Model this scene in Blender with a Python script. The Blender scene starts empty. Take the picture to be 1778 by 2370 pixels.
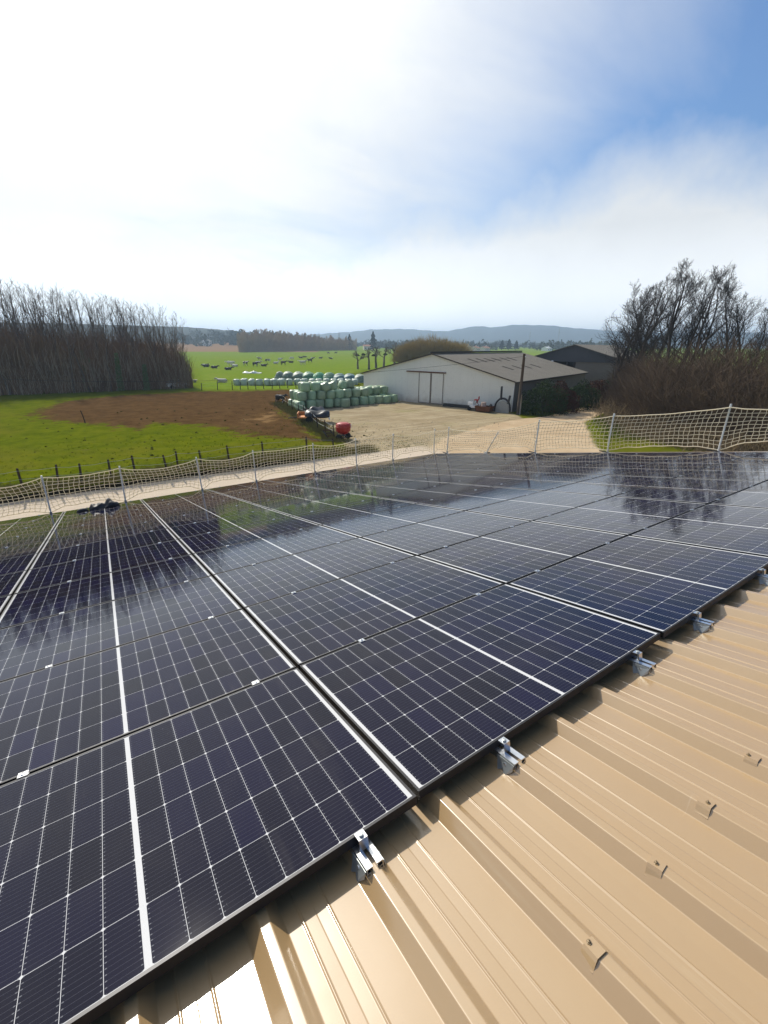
import bpy, math, random
import numpy as np
from mathutils import Vector, Matrix, Euler
R = math.radians
rng = np.random.default_rng(7)
random.seed(7)
scn = bpy.context.scene
col = scn.collection

# ------------------------------------------------------------------ camera, sky, sun, exposure
CAM = np.array([-0.72604607, -0.85023607, 1.50531378])
RW = np.array([[0.83484341, -0.55043905, 0.00730294],
               [-0.18968148, -0.30009059, -0.93486179],
               [0.51677598, 0.77907798, -0.35493674]])       # world -> camera (x right, y down, z forward)
cd = bpy.data.cameras.new('camera'); cam = bpy.data.objects.new('camera', cd); col.objects.link(cam)
cd.sensor_fit = 'HORIZONTAL'; cd.sensor_width = 36.0; cd.lens = 36.0 * 1016.2 / 1778.0
cd.clip_start = 0.05; cd.clip_end = 30000.0
m3 = Matrix([RW[0], -RW[1], -RW[2]]).transposed()
cam.matrix_world = Matrix.Translation(Vector(CAM)) @ m3.to_4x4()
scn.camera = cam
SUN_AZ, SUN_EL = 92.5, 40.6
SUND = Vector((math.cos(R(SUN_AZ)) * math.cos(R(SUN_EL)), math.sin(R(SUN_AZ)) * math.cos(R(SUN_EL)), math.sin(R(SUN_EL))))
sl = bpy.data.lights.new('sun', 'SUN'); so = bpy.data.objects.new('sun', sl); col.objects.link(so)
sl.energy = 4.8; sl.angle = R(0.53); sl.color = (1.0, 0.94, 0.83)
so.rotation_euler = (-SUND).to_track_quat('-Z', 'Y').to_euler()
so.location = (0, 0, 50)

w = bpy.data.worlds.new('World'); scn.world = w; w.use_nodes = True
nt = w.node_tree; nt.nodes.clear()
def wn(t, **k):
    n = nt.nodes.new(t)
    for a, b in k.items(): setattr(n, a, b)
    return n
def lk(a, b): nt.links.new(a, b)
def wmath(op, a, b=None, c=None, clamp=False):
    n = wn('ShaderNodeMath', operation=op, use_clamp=clamp)
    for i, v in enumerate((a, b, c)):
        if v is None: continue
        if isinstance(v, (int, float)): n.inputs[i].default_value = v
        else: lk(v, n.inputs[i])
    return n.outputs[0]
sky = wn('ShaderNodeTexSky', sky_type='NISHITA'); sky.sun_disc = False
sky.sun_elevation = R(SUN_EL); sky.sun_rotation = R(90 - SUN_AZ)
sky.air_density = 1.3; sky.dust_density = 0.8; sky.ozone_density = 3.0
tc = wn('ShaderNodeTexCoord')
dotn = wn('ShaderNodeVectorMath', operation='DOT_PRODUCT'); lk(tc.outputs['Generated'], dotn.inputs[0]); dotn.inputs[1].default_value = SUND
sep = wn('ShaderNodeSeparateXYZ'); lk(tc.outputs['Generated'], sep.inputs[0])
zz = wmath('MAXIMUM', sep.outputs[2], 0.0)
zi = wmath('DIVIDE', 1.0, wmath('ADD', zz, 0.22))
cx = wmath('MULTIPLY', sep.outputs[0], zi); cy = wmath('MULTIPLY', sep.outputs[1], zi)
cmb = wn('ShaderNodeCombineXYZ'); lk(cx, cmb.inputs[0]); lk(cy, cmb.inputs[1])
mp = wn('ShaderNodeMapping'); lk(cmb.outputs[0], mp.inputs[0]); mp.inputs['Rotation'].default_value = (0, 0, R(28)); mp.inputs['Scale'].default_value = (1.0, 1.9, 1); mp.inputs['Location'].default_value = (0.35, 0.1, 0)
nz = wn('ShaderNodeTexNoise'); lk(mp.outputs[0], nz.inputs[0]); nz.inputs['Scale'].default_value = 1.15; nz.inputs['Detail'].default_value = 7; nz.inputs['Roughness'].default_value = 0.56; nz.inputs['Distortion'].default_value = 0.35
nzb = wn('ShaderNodeTexNoise'); lk(tc.outputs['Generated'], nzb.inputs[0]); nzb.inputs['Scale'].default_value = 3.4; nzb.inputs['Detail'].default_value = 6; nzb.inputs['Roughness'].default_value = 0.6
near_sun = wmath('MULTIPLY', wmath('SUBTRACT', dotn.outputs['Value'], 0.515), 2.85)
low = wmath('MULTIPLY', wmath('SUBTRACT', 0.325, wmath('ADD', zz, wmath('MULTIPLY', wmath('SUBTRACT', nzb.outputs[0], 0.5), 0.30))), 6.5, clamp=True)
high = wmath('ADD', near_sun, wmath('MULTIPLY', wmath('SUBTRACT', nz.outputs[0], 0.48), .85))
fac = wmath('MAXIMUM', wmath('MULTIPLY', high, 1.0, clamp=True), wmath('MULTIPLY', low, 0.94))
fac = wmath('MAXIMUM', fac, 0.05)
fac = wmath('SMOOTH_MIN', fac, 1.0, 0.2)
glow = wmath('POWER', wmath('MAXIMUM', dotn.outputs['Value'], 0.0), 7.0)
cb = wmath('ADD', wmath('ADD', 9.0, wmath('MULTIPLY', wmath('SUBTRACT', 1.0, wmath('MULTIPLY', zz, 5.0), clamp=True), 7.5)), wmath('MULTIPLY', glow, 4.5))
cb = wmath('MULTIPLY', cb, wmath('ADD', 0.86, wmath('MULTIPLY', nzb.outputs[0], 0.28)))
cc = wn('ShaderNodeVectorMath', operation='SCALE'); cc.inputs[0].default_value = (0.995, 1.0, .985); lk(cb, cc.inputs['Scale'])
skt = wn('ShaderNodeVectorMath', operation='MULTIPLY'); lk(sky.outputs[0], skt.inputs[0]); skt.inputs[1].default_value = (0.48, 0.80, 1.16)
mx = wn('ShaderNodeMix', data_type='RGBA'); lk(fac, mx.inputs['Factor']); lk(skt.outputs[0], mx.inputs['A']); lk(cc.outputs[0], mx.inputs['B'])
bg = wn('ShaderNodeBackground'); bg.inputs['Strength'].default_value = 0.1; lk(mx.outputs['Result'], bg.inputs['Color'])
wo = wn('ShaderNodeOutputWorld'); lk(bg.outputs[0], wo.inputs[0])
vs = scn.view_settings; vs.view_transform = 'Standard'; vs.look = 'None'; vs.exposure = 0.06; vs.gamma = 1.0
try: vs.use_curve_mapping = False
except Exception: pass
scn.render.resolution_x = 768; scn.render.resolution_y = 1024
try:
    scn.cycles.max_bounces = 6; scn.cycles.transparent_max_bounces = 4; scn.cycles.volume_bounces = 0
except Exception: pass

# ------------------------------------------------------------------ geometry of the place (survey helpers)
SC = 2370 / 2211.5
GZ = -6.0
def ray(x, y): return RW.T @ np.array([(x * SC - 889) / 1016.2, (y * SC - 1185) / 1016.2, 1.0])
def at(x, y, Z=GZ):
    d = ray(x, y); return CAM + (Z - CAM[2]) / d[2] * d
def pr(P):
    c = RW @ (np.array(P, float) - CAM); return (889 + 1016.2 * c[0] / c[2]) / SC, (1185 + 1016.2 * c[1] / c[2]) / SC, c[2]
def zat(P, y):
    lo, hi = -8.0, 400.0; P = np.array(P, float)
    for _ in range(50):
        m = (lo + hi) / 2; P[2] = m
        q = pr(P)
        if q[2] > 0 and q[1] > y: lo = m
        else: hi = m
    return m
def onpl(x, y, P, n):
    d = ray(x, y); return CAM + ((np.array(P) - CAM) @ n) / (d @ n) * d
def far(x, dist, y=740):
    d = ray(x, y); h = d[:2] / np.linalg.norm(d[:2]); p = CAM[:2] + h * dist
    return np.array([p[0], p[1], height(p[0], p[1])])
def sstep(a, b, x):
    t = np.clip((x - a) / (b - a), 0, 1); return t * t * (3 - 2 * t)
def height(x, y):
    x = np.asarray(x, float); y = np.asarray(y, float)
    d = np.hypot(x - CAM[0], y - CAM[1])
    h = GZ + 6.3 * sstep(260, 1100, d)
    az = np.degrees(np.arctan2(y - CAM[1], x - CAM[0]))
    h = h + 9.0 * sstep(480, 900, d) * sstep(64, 70, az)
    bank = 0.34 * sstep(26.50, 26.72, y) * (1 - sstep(30, 40, y)) * (1 - sstep(9, 17, x))
    r = 0.045 * np.sin(x * .55 + 1.3 * np.sin(y * .31)) * np.sin(y * .62 + x * .17) + 0.03 * np.sin(x * 1.7 + y * .9) * np.sin(y * 1.37 - x * .4)
    r = r * sstep(27, 30, y) * (1 - sstep(80, 150, d))
    return h + bank + r

# ------------------------------------------------------------------ object helpers
def tag(o, label=None, cat=None, group=None, kind=None):
    if label: o['label'] = label
    if cat: o['category'] = cat
    if group: o['group'] = group
    if kind: o['kind'] = kind
    return o
def empty(name, loc=(0, 0, 0), rot=(0, 0, 0)):
    o = bpy.data.objects.new(name, None); col.objects.link(o); o.location = loc; o.rotation_euler = rot
    o.empty_display_size = 0.2
    return o
def np_mesh(name, v, f, mats, mi=None, smooth=False):
    """v (n,3), f (m,k) int array of one polygon size"""
    v = np.asarray(v, np.float32); f = np.asarray(f, np.int32)
    me = bpy.data.meshes.new(name); k = f.shape[1]
    me.vertices.add(len(v)); me.vertices.foreach_set('co', v.ravel())
    me.loops.add(f.size); me.loops.foreach_set('vertex_index', f.ravel())
    me.polygons.add(len(f)); me.polygons.foreach_set('loop_start', np.arange(0, f.size, k, dtype=np.int32))
    try: me.polygons.foreach_set('loop_total', np.full(len(f), k, np.int32))
    except Exception: pass
    for m in mats: me.materials.append(m)
    if mi is not None: me.polygons.foreach_set('material_index', np.asarray(mi, np.int32))
    me.polygons.foreach_set('use_smooth', np.full(len(f), bool(smooth)))
    me.update(calc_edges=True); me.validate()
    return me
def link(name, me, parent=None, loc=None, rot=None):
    o = bpy.data.objects.new(name, me); col.objects.link(o)
    if parent: o.parent = parent
    if loc is not None: o.location = loc
    if rot is not None: o.rotation_euler = rot
    return o
class MB:
    """collects shapes into one mesh"""
    def __init__(s): s.v = []; s.f = []; s.m = []; s.n = 0
    def add(s, v, f, m=0):
        b = s.n
        s.v += [tuple(map(float, q)) for q in v]; s.n = len(s.v)
        for q in f: s.f.append([b + i for i in q]); s.m.append(m)
        return s
    def box(s, c, sz, m=0, M=None):
        x, y, z = [q / 2 for q in sz]
        v = [Vector(((1 if i & 1 else -1) * x, (1 if i & 2 else -1) * y, (1 if i & 4 else -1) * z)) for i in range(8)]
        if M is not None: v = [M @ q for q in v]
        v = [q + Vector(c) for q in v]
        return s.add(v, [(0, 2, 3, 1), (4, 5, 7, 6), (0, 1, 5, 4), (2, 6, 7, 3), (0, 4, 6, 2), (1, 3, 7, 5)], m)
    def bbox(s, lo, hi, m=0):
        return s.box([(a + b) / 2 for a, b in zip(lo, hi)], [b - a for a, b in zip(lo, hi)], m)
    def tube(s, pts, r, k=6, m=0, cap=True):
        pts = [Vector(p) for p in pts]; n = len(pts)
        rr = r if isinstance(r, (list, tuple)) else [r] * n
        rings = []
        up = None
        for i, p in enumerate(pts):
            d = (pts[min(i + 1, n - 1)] - pts[max(i - 1, 0)])
            d = d.normalized() if d.length > 1e-9 else Vector((0, 0, 1))
            if up is None: up = Vector((0, 0, 1)) if abs(d.z) < .9 else Vector((1, 0, 0))
            a = d.cross(up).normalized(); b = a.cross(d).normalized(); up = b
            rings.append([p + (a * math.cos(2 * math.pi * j / k) + b * math.sin(2 * math.pi * j / k)) * rr[i] for j in range(k)])
        v = [q for g in rings for q in g]
        f = [(i * k + j, i * k + (j + 1) % k, (i + 1) * k + (j + 1) % k, (i + 1) * k + j) for i in range(n - 1) for j in range(k)]
        if cap: f += [tuple(range(k)), tuple((n - 1) * k + j for j in reversed(range(k)))]
        return s.add(v, f, m)
    def lathe(s, prof, k=16, c=(0, 0, 0), M=None, m=0):
        v = []
        for r, z in prof:
            for j in range(k):
                a = 2 * math.pi * j / k; q = Vector((r * math.cos(a), r * math.sin(a), z))
                if M is not None: q = M @ q
                v.append(q + Vector(c))
        n = len(prof)
        f = [(i * k + j, i * k + (j + 1) % k, (i + 1) * k + (j + 1) % k, (i + 1) * k + j) for i in range(n - 1) for j in range(k)]
        f += [tuple(reversed(range(k))), tuple((n - 1) * k + j for j in range(k))]
        return s.add(v, f, m)
    def prism(s, poly, z0, z1, m=0, M=None):
        n = len(poly); v = [Vector((x, y, z0)) for x, y in poly] + [Vector((x, y, z1)) for x, y in poly]
        if M is not None: v = [M @ q for q in v]
        return s.add(v, [tuple(reversed(range(n))), tuple(range(n, 2 * n))] + [(i, (i + 1) % n, n + (i + 1) % n, n + i) for i in range(n)], m)
    def mesh(s, name, mats, smooth=False, bevel=0):
        me = bpy.data.meshes.new(name); me.from_pydata(s.v, [], s.f)
        for q in (mats if isinstance(mats, (list, tuple)) else [mats]): me.materials.append(q)
        me.polygons.foreach_set('material_index', s.m)
        if smooth: me.polygons.foreach_set('use_smooth', [True] * len(s.f))
        me.update()
        return me
    def build(s, name, mats, parent=None, loc=None, rot=None, smooth=False, bevel=0):
        o = link(name, s.mesh(name, mats, smooth), parent, loc, rot)
        if bevel:
            b = o.modifiers.new('bevel', 'BEVEL'); b.width = bevel; b.segments = 2; b.limit_method = 'ANGLE'
        return o
def copy_tree(o, parent=None):
    c = o.copy(); col.objects.link(c)
    if parent: c.parent = parent
    for ch in list(o.children): copy_tree(ch, c)
    return c
def prisms(P0, P1, r0, r1, k=3):
    """many tapered twigs at once -> verts, quads"""
    P0 = np.asarray(P0, float); P1 = np.asarray(P1, float); N = len(P0)
    d = P1 - P0; d /= np.maximum(np.linalg.norm(d, axis=1, keepdims=True), 1e-9)
    h = np.where(np.abs(d[:, 2:3]) < .9, np.array([[0, 0, 1.]]), np.array([[1., 0, 0]]))
    a = np.cross(d, h); a /= np.linalg.norm(a, axis=1, keepdims=True); b = np.cross(a, d)
    ang = 2 * np.pi * np.arange(k) / k
    ring = a[:, None, :] * np.cos(ang)[None, :, None] + b[:, None, :] * np.sin(ang)[None, :, None]
    v = np.concatenate([P0[:, None, :] + ring * np.reshape(r0, (-1, 1, 1)), P1[:, None, :] + ring * np.reshape(r1, (-1, 1, 1))], 1).reshape(-1, 3)
    j = np.arange(k); q = np.stack([j, (j + 1) % k, k + (j + 1) % k, k + j], 1)
    f = (np.arange(N)[:, None, None] * 2 * k + q[None]).reshape(-1, 4)
    return v, f
WORDS = ['', 'first', 'second', 'third', 'fourth', 'fifth', 'sixth', 'seventh', 'eighth', 'ninth', 'tenth', 'eleventh', 'twelfth', 'thirteenth', 'fourteenth', 'fifteenth', 'sixteenth', 'seventeenth', 'eighteenth', 'nineteenth', 'twentieth']
TENS = {2: 'twenty', 3: 'thirty', 4: 'forty'}
def nth(i):
    if i <= 20: return WORDS[i]
    t, u = divmod(i, 10)
    return {2: 'twentieth', 3: 'thirtieth', 4: 'fortieth'}[t] if u == 0 else TENS[t] + '-' + WORDS[u]

# ------------------------------------------------------------------ material helpers
class NT:
    def __init__(s, name):
        s.m = bpy.data.materials.new(name); s.m.use_nodes = True; s.t = s.m.node_tree; s.t.nodes.clear()
        s.o = s.n('ShaderNodeOutputMaterial'); s.p = s.n('ShaderNodeBsdfPrincipled'); s.l(s.p.outputs[0], s.o.inputs[0])
    def n(s, t, **k):
        q = s.t.nodes.new(t)
        for a, b in k.items(): setattr(q, a, b)
        return q
    def l(s, a, b): s.t.links.new(a, b)
    def set(s, sock, v):
        if isinstance(v, (int, float)): sock.default_value = v
        elif isinstance(v, (tuple, list)): sock.default_value = (tuple(v) + (1,))[:len(sock.default_value)] if len(sock.default_value) == 4 else v
        else: s.l(v, sock)
    def math(s, op, a, b=None, c=None, clamp=False):
        q = s.n('ShaderNodeMath', operation=op, use_clamp=clamp)
        for i, v in enumerate((a, b, c)):
            if v is not None: s.set(q.inputs[i], v)
        return q.outputs[0]
    def mix(s, f, a, b, blend='MIX'):
        q = s.n('ShaderNodeMix', data_type='RGBA', blend_type=blend); s.set(q.inputs['Factor'], f); s.set(q.inputs['A'], a); s.set(q.inputs['B'], b); return q.outputs['Result']
    def coord(s, kind='Object'): return s.n('ShaderNodeTexCoord').outputs[kind]
    def noise(s, vec, scale, detail=4, rough=.55, dist=0):
        q = s.n('ShaderNodeTexNoise'); s.l(vec, q.inputs['Vector']); q.inputs['Scale'].default_value = scale; q.inputs['Detail'].default_value = detail; q.inputs['Roughness'].default_value = rough; q.inputs['Distortion'].default_value = dist
        return q.outputs[0]
    def ramp(s, v, a, b): return s.n_ramp(v, a, b)
    def n_ramp(s, v, a, b):
        q = s.n('ShaderNodeMapRange', interpolation_type='SMOOTHSTEP'); s.set(q.inputs[0], v); s.set(q.inputs[1], a); s.set(q.inputs[2], b); return q.outputs[0]
    def bump(s, h, strength=.3, dist=.02):
        q = s.n('ShaderNodeBump'); q.inputs['Strength'].default_value = strength; q.inputs['Distance'].default_value = dist; s.l(h, q.inputs['Height']); s.l(q.outputs[0], s.p.inputs['Normal']); return q
    def fin(s, color=None, rough=None, metal=None, spec=None):
        if color is not None: s.set(s.p.inputs['Base Color'], color)
        if rough is not None: s.set(s.p.inputs['Roughness'], rough)
        if metal is not None: s.set(s.p.inputs['Metallic'], metal)
        if spec is not None: s.set(s.p.inputs['Specular IOR Level'], spec)
        return s.m
def plain(name, c, rough=.7, metal=0.0, var=.25, scale=8, spec=.5, bump=0.0, rnd=0.0, kind='Object'):
    t = NT(name); co = t.coord(kind)
    f = t.noise(co, scale, 5, .6)
    lo = tuple(max(q * (1 - var), 0) for q in c); hi = tuple(min(q * (1 + var), 1) for q in c)
    k = t.mix(f, lo, hi)
    if rnd:
        oi = t.n('ShaderNodeObjectInfo'); h = t.n('ShaderNodeHueSaturation'); t.l(k, h.inputs['Color'])
        t.l(t.math('ADD', 1 - rnd, t.math('MULTIPLY', oi.outputs['Random'], 2 * rnd)), h.inputs['Value']); k = h.outputs[0]
    if bump: t.bump(f, bump, .02)
    return t.fin(k, rough, metal, spec if rough < .65 or metal > 0 else .04)
M = {}
M['bark'] = plain('bark', (.14, .115, .09), .9, var=.45, scale=3, rnd=.25)
M['twig'] = plain('twig', (.15, .115, .09), .9, var=.35, scale=2, rnd=.25)
M['bark_dark'] = plain('bark_dark', (.055, .047, .042), .9, var=.4, scale=3)
M['brush'] = plain('brush', (.105, .076, .052), .95, var=.45, scale=.35)
M['brush_dark'] = plain('brush_dark', (.19, .116, .064), .95, var=.5, scale=.25)
M['belt_twig'] = plain('belt_twig', (.38, .275, .17), .9, var=.4, scale=.3)
M['willow'] = plain('willow', (.34, .25, .085), .9, var=.35, scale=1.0)
M['leaf'] = plain('leaf', (.035, .055, .018), .7, var=.6, scale=2.5)
M['leaf_red'] = plain('leaf_red', (.075, .035, .022), .75, var=.6, scale=2.5)
M['ivy'] = plain('ivy', (.09, .135, .035), .6, var=.5, scale=3)
M['conifer'] = plain('conifer', (.018, .032, .016), .9, var=.5, scale=.2)
M['far_tree'] = plain('far_tree', (.055, .065, .028), .95, var=.55, scale=.03)
M['mistletoe'] = plain('mistletoe', (.03, .045, .015), .9)
M['post_wood'] = plain('post_wood', (.045, .035, .028), .9, var=.5, scale=6)
M['pole_wood'] = plain('pole_wood', (.085, .068, .052), .9, var=.4, scale=5)
M['alu'] = plain('alu', (.72, .73, .74), .28, 1.0, var=.06, scale=60)
M['galv'] = plain('galv', (.42, .45, .45), .42, .7, var=.2, scale=30)
t = NT('rope'); tl_ = t.n('ShaderNodeBsdfTranslucent'); tl_.inputs[0].default_value = (.84, .77, .60, 1); ms_ = t.n('ShaderNodeMixShader'); ms_.inputs[0].default_value = .5
t.fin((.84, .78, .64), .8); t.l(t.p.outputs[0], ms_.inputs[1]); t.l(tl_.outputs[0], ms_.inputs[2]); t.l(ms_.outputs[0], t.o.inputs[0]); M['rope'] = t.m
M['rust'] = plain('rust', (.13, .06, .035), .85, var=.5, scale=6)
M['black_iron'] = plain('black_iron', (.02, .02, .022), .6, var=.4, scale=6)
M['rubber'] = plain('rubber', (.018, .018, .018), .8)
M['red_paint'] = plain('red_paint', (.36, .014, .012), .38, var=.25, scale=4)
M['orange_paint'] = plain('orange_paint', (.62, .24, .06), .5, var=.3, scale=4)
M['white_paint'] = plain('white_paint', (.75, .75, .72), .45, var=.15, scale=5)
M['grey_sheet'] = plain('grey_sheet', (.30, .30, .28), .7, var=.2, scale=3)
M['tarp_black'] = plain('tarp_black', (.014, .014, .016), .38, var=.5, scale=3)
M['white_sheet'] = plain('white_sheet', (.74, .75, .72), .4, var=.12, scale=3)
M['dark'] = plain('dark_interior', (.02, .018, .016), .95)
M['glass'] = plain('window_glass', (.03, .035, .04), .08)
M['render'] = plain('wall_render', (.60, .54, .45), .9, var=.12, scale=1)
M['tile'] = plain('roof_tile', (.36, .19, .12), .9, var=.3, scale=1)

# ---- bale film
t = NT('bale_film'); co = t.coord('Object'); oi = t.n('ShaderNodeObjectInfo')
wv = t.n('ShaderNodeTexWave', wave_type='BANDS', bands_direction='Z'); t.l(co, wv.inputs[0]); wv.inputs['Scale'].default_value = 2.6; wv.inputs['Distortion'].default_value = 2.5; wv.inputs['Detail'].default_value = 3
k = t.mix(t.noise(co, 3.5, 5), (.20, .30, .165), (.31, .42, .245))
h = t.n('ShaderNodeHueSaturation'); t.l(k, h.inputs['Color']); t.l(t.math('ADD', .8, t.math('MULTIPLY', oi.outputs['Random'], .45)), h.inputs['Value']); t.l(t.math('ADD', .47, t.math('MULTIPLY', oi.outputs['Random'], .05)), h.inputs['Hue'])
t.bump(t.math('ADD', t.noise(co, 7, 4, .6), t.math('MULTIPLY', wv.outputs[1], .35)), .7, .05)
M['bale'] = t.fin(h.outputs[0], .33, 0, .6)
t = NT('bale_film_pale'); co = t.coord('Object')
k = t.mix(t.noise(co, 3.5, 5), (.30, .38, .28), (.50, .57, .46)); t.bump(t.noise(co, 7, 4), .5, .04)
M['bale_pale'] = t.fin(k, .3, 0, .6)
for nm, a, b in (('net_green', (.05, .17, .085), (.16, .30, .18)), ('net_teal', (.05, .13, .13), (.13, .23, .21)), ('net_grey', (.10, .15, .10), (.24, .30, .22)), ('net_bright', (.03, .24, .10), (.08, .36, .17))):
    t = NT(nm); co = t.coord('Object'); k = t.mix(t.n_ramp(t.noise(co, 2.5, 6, .65), .35, .65), a, b); t.bump(t.noise(co, 3, 5), .8, .15); M[nm] = t.fin(k, .5)

# ---- painted roof steel
t = NT('roof_steel'); co = t.coord('Object')
k = t.mix(t.noise(co, 1.6, 6, .6), (.345, .224, .100), (.395, .262, .126))
sp = t.n_ramp(t.noise(co, 55, 3, .7), .66, .74); k = t.mix(t.math('MULTIPLY', sp, .25), k, (.26, .20, .13))
mps = t.n('ShaderNodeMapping'); t.l(co, mps.inputs[0]); mps.inputs['Scale'].default_value = (26, .9, 1)
stv = t.n_ramp(t.noise(mps.outputs[0], 1.0, 5, .65), .60, .72); k = t.mix(t.math('MULTIPLY', stv, .22), k, (.46, .36, .22))
mpu = t.n('ShaderNodeMapping'); t.l(co, mpu.inputs[0]); mpu.inputs['Rotation'].default_value = (0, 0, R(63)); mpu.inputs['Scale'].default_value = (3.0, 38, 3)
scf = t.math('MULTIPLY', t.n_ramp(t.noise(mpu.outputs[0], 1.0, 3, .6), .70, .76), t.n_ramp(t.noise(co, 2.4, 3), .48, .62)); k = t.mix(t.math('MULTIPLY', scf, .45), k, (.58, .47, .33))
dus = t.n_ramp(t.noise(co, 3.1, 7, .72), .50, .72); k = t.mix(t.math('MULTIPLY', dus, .18), k, (.30, .225, .135))
t.bump(t.noise(co, 2.2, 3), .12, .02)
rg = t.math('ADD', .34, t.math('MULTIPLY', t.noise(co, 6, 5), .14))
M['roof'] = t.fin(k, rg, 0, .80)
t.p.inputs['Coat Weight'].default_value = 1.0; t.p.inputs['Coat IOR'].default_value = 1.6; t.p.inputs['Coat Roughness'].default_value = .14

# ---- photovoltaic laminate, drawn in metres on the panel's own axes
PL, PW = 1.722, 1.134
CP, RP = .0918, .1850          # half-cell pitch, cell pitch
t = NT('cell_laminate'); co = t.coord('Object'); sx = t.n('ShaderNodeSeparateXYZ'); t.l(co, sx.inputs[0])
oi = t.n('ShaderNodeObjectInfo')
ax = t.math('ABSOLUTE', sx.outputs[0]); u = t.math('SUBTRACT', ax, .0085)
v = t.math('ADD', sx.outputs[1], RP * 3)
ui = t.math('FLOOR', t.math('DIVIDE', u, CP)); vi = t.math('FLOOR', t.math('DIVIDE', v, RP))
uf = t.math('SUBTRACT', u, t.math('MULTIPLY', t.math('ADD', ui, .5), CP)); vf = t.math('SUBTRACT', v, t.math('MULTIPLY', t.math('ADD', vi, .5), RP))
du = t.math('SUBTRACT', CP / 2 - .0007, t.math('ABSOLUTE', uf)); dv = t.math('SUBTRACT', RP / 2 - .0007, t.math('ABSOLUTE', vf))
dc = t.math('MULTIPLY', t.math('SUBTRACT', t.math('ADD', du, dv), .0048), .707)         # cut corners
dd = t.math('MINIMUM', t.math('MINIMUM', du, dv), dc)
inr = t.math('MULTIPLY', t.math('GREATER_THAN', u, 0.0), t.math('LESS_THAN', u, CP * 9))
inr = t.math('MULTIPLY', inr, t.math('MULTIPLY', t.math('GREATER_THAN', v, 0.0), t.math('LESS_THAN', v, RP * 6)))
cell = t.math('MULTIPLY', t.math('GREATER_THAN', dd, 0.0), inr)
cmbv = t.n('ShaderNodeCombineXYZ'); sg = t.math('SIGN', sx.outputs[0]); t.l(t.math('MULTIPLY', t.math('ADD', ui, 1.0), sg), cmbv.inputs[0]); t.l(vi, cmbv.inputs[1]); t.l(t.math('MULTIPLY', oi.outputs['Random'], 977.0), cmbv.inputs[2])
wnz = t.n('ShaderNodeTexWhiteNoise'); t.l(cmbv.outputs[0], wnz.inputs['Vector'])
r1 = wnz.outputs['Value']; swn = t.n('ShaderNodeSeparateColor'); t.l(wnz.outputs['Color'], swn.inputs[0])
base = t.mix(r1, (.0022, .0023, .0135), (.0040, .0032, .0285))
base = t.mix(t.math('MULTIPLY', t.n_ramp(swn.outputs[1], .55, .95), .7), base, (.0034, .0031, .0085))
base = t.mix(t.math('MULTIPLY', oi.outputs['Random'], .35), base, (.0040, .0034, .0110))
bbp = .0165
bw = t.math('ABSOLUTE', t.math('SUBTRACT', t.math('FRACT', t.math('ADD', t.math('DIVIDE', vf, bbp), 10.0)), .5))
bus = t.math('LESS_THAN', bw, .034)
pad = t.math('MULTIPLY', t.math('LESS_THAN', bw, .10), t.math('LESS_THAN', t.math('ABSOLUTE', t.math('SUBTRACT', du, .0045)), .0025))
kc = t.mix(t.math('MULTIPLY', bus, .24), base, (.16, .16, .19)); kc = t.mix(t.math('MULTIPLY', pad, .30), kc, (.35, .36, .38))
k = t.mix(cell, (.55, .55, .55), kc)
dust = t.n_ramp(t.noise(co, 2.3, 6, .65), .45, .85); k = t.mix(t.math('MULTIPLY', dust, .022), k, (.4, .36, .3))
wsh = t.n('ShaderNodeMapping'); t.l(co, wsh.inputs[0]); wsh.inputs['Scale'].default_value = (9, 1.1, 1); oloc = t.n('ShaderNodeCombineXYZ'); t.l(t.math('MULTIPLY', oi.outputs['Random'], 50.0), oloc.inputs[0]); t.l(oloc.outputs[0], wsh.inputs['Location'])
k = t.mix(t.math('MULTIPLY', t.n_ramp(t.noise(wsh.outputs[0], 1.0, 5, .65), .55, .75), .020), k, (.5, .46, .38))
k = t.mix(t.math('MULTIPLY', t.n_ramp(t.noise(wsh.outputs[0], 13.0, 2, .5), .775, .80), .5), k, (.5, .5, .46))
M['pv'] = t.fin(k, .7, 0, 0.0)
t.p.inputs['Coat Weight'].default_value = 1.0; t.p.inputs['Coat IOR'].default_value = 1.31
t.l(t.math('ADD', .034, t.math('MULTIPLY', t.noise(co, 5, 4), .035)), t.p.inputs['Coat Roughness'])
M['frame'] = plain('anodised_frame', (.042, .042, .045), .45, .8, var=.15, scale=20)

# ---- ground: one procedural earth material driven by where each kind of ground lies
t = NT('earth'); co = t.n('ShaderNodeNewGeometry').outputs['Position']
def attr(n): q = t.n('ShaderNodeAttribute'); q.attribute_name = n; return q.outputs['Fac']
nA = t.noise(co, .10, 6, .6); nB = t.noise(co, .9, 6, .65); nC = t.noise(co, 5.0, 4, .7); nD = t.noise(co, .35, 5, .6)
gr = t.mix(t.n_ramp(nB, .3, .7), (.066, .090, .0022), (.112, .130, .004))
gr = t.mix(t.math('MULTIPLY', t.n_ramp(nA, .42, .66), .55), gr, (.125, .118, .012))
gr = t.mix(t.math('MULTIPLY', t.n_ramp(nC, .56, .76), .5), gr, (.030, .045, .003))
gr = t.mix(t.math('MULTIPLY', t.n_ramp(nD, .66, .74), .6), gr, (.10, .075, .03))
gf = t.mix(t.n_ramp(nB, .3, .7), (.115, .180, .012), (.160, .225, .020)); gf = t.mix(t.math('MULTIPLY', t.n_ramp(nA, .45, .65), .4), gf, (.19, .21, .035))
k = t.mix(attr('lush'), gr, gf)
def blend(k, name, colr, amp=.55):
    f = t.n_ramp(t.math('ADD', attr(name), t.math('MULTIPLY', t.math('SUBTRACT', t.noise(co, .8, 6, .68), .5), amp)), .38, .62)
    return t.mix(f, k, colr)
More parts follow.
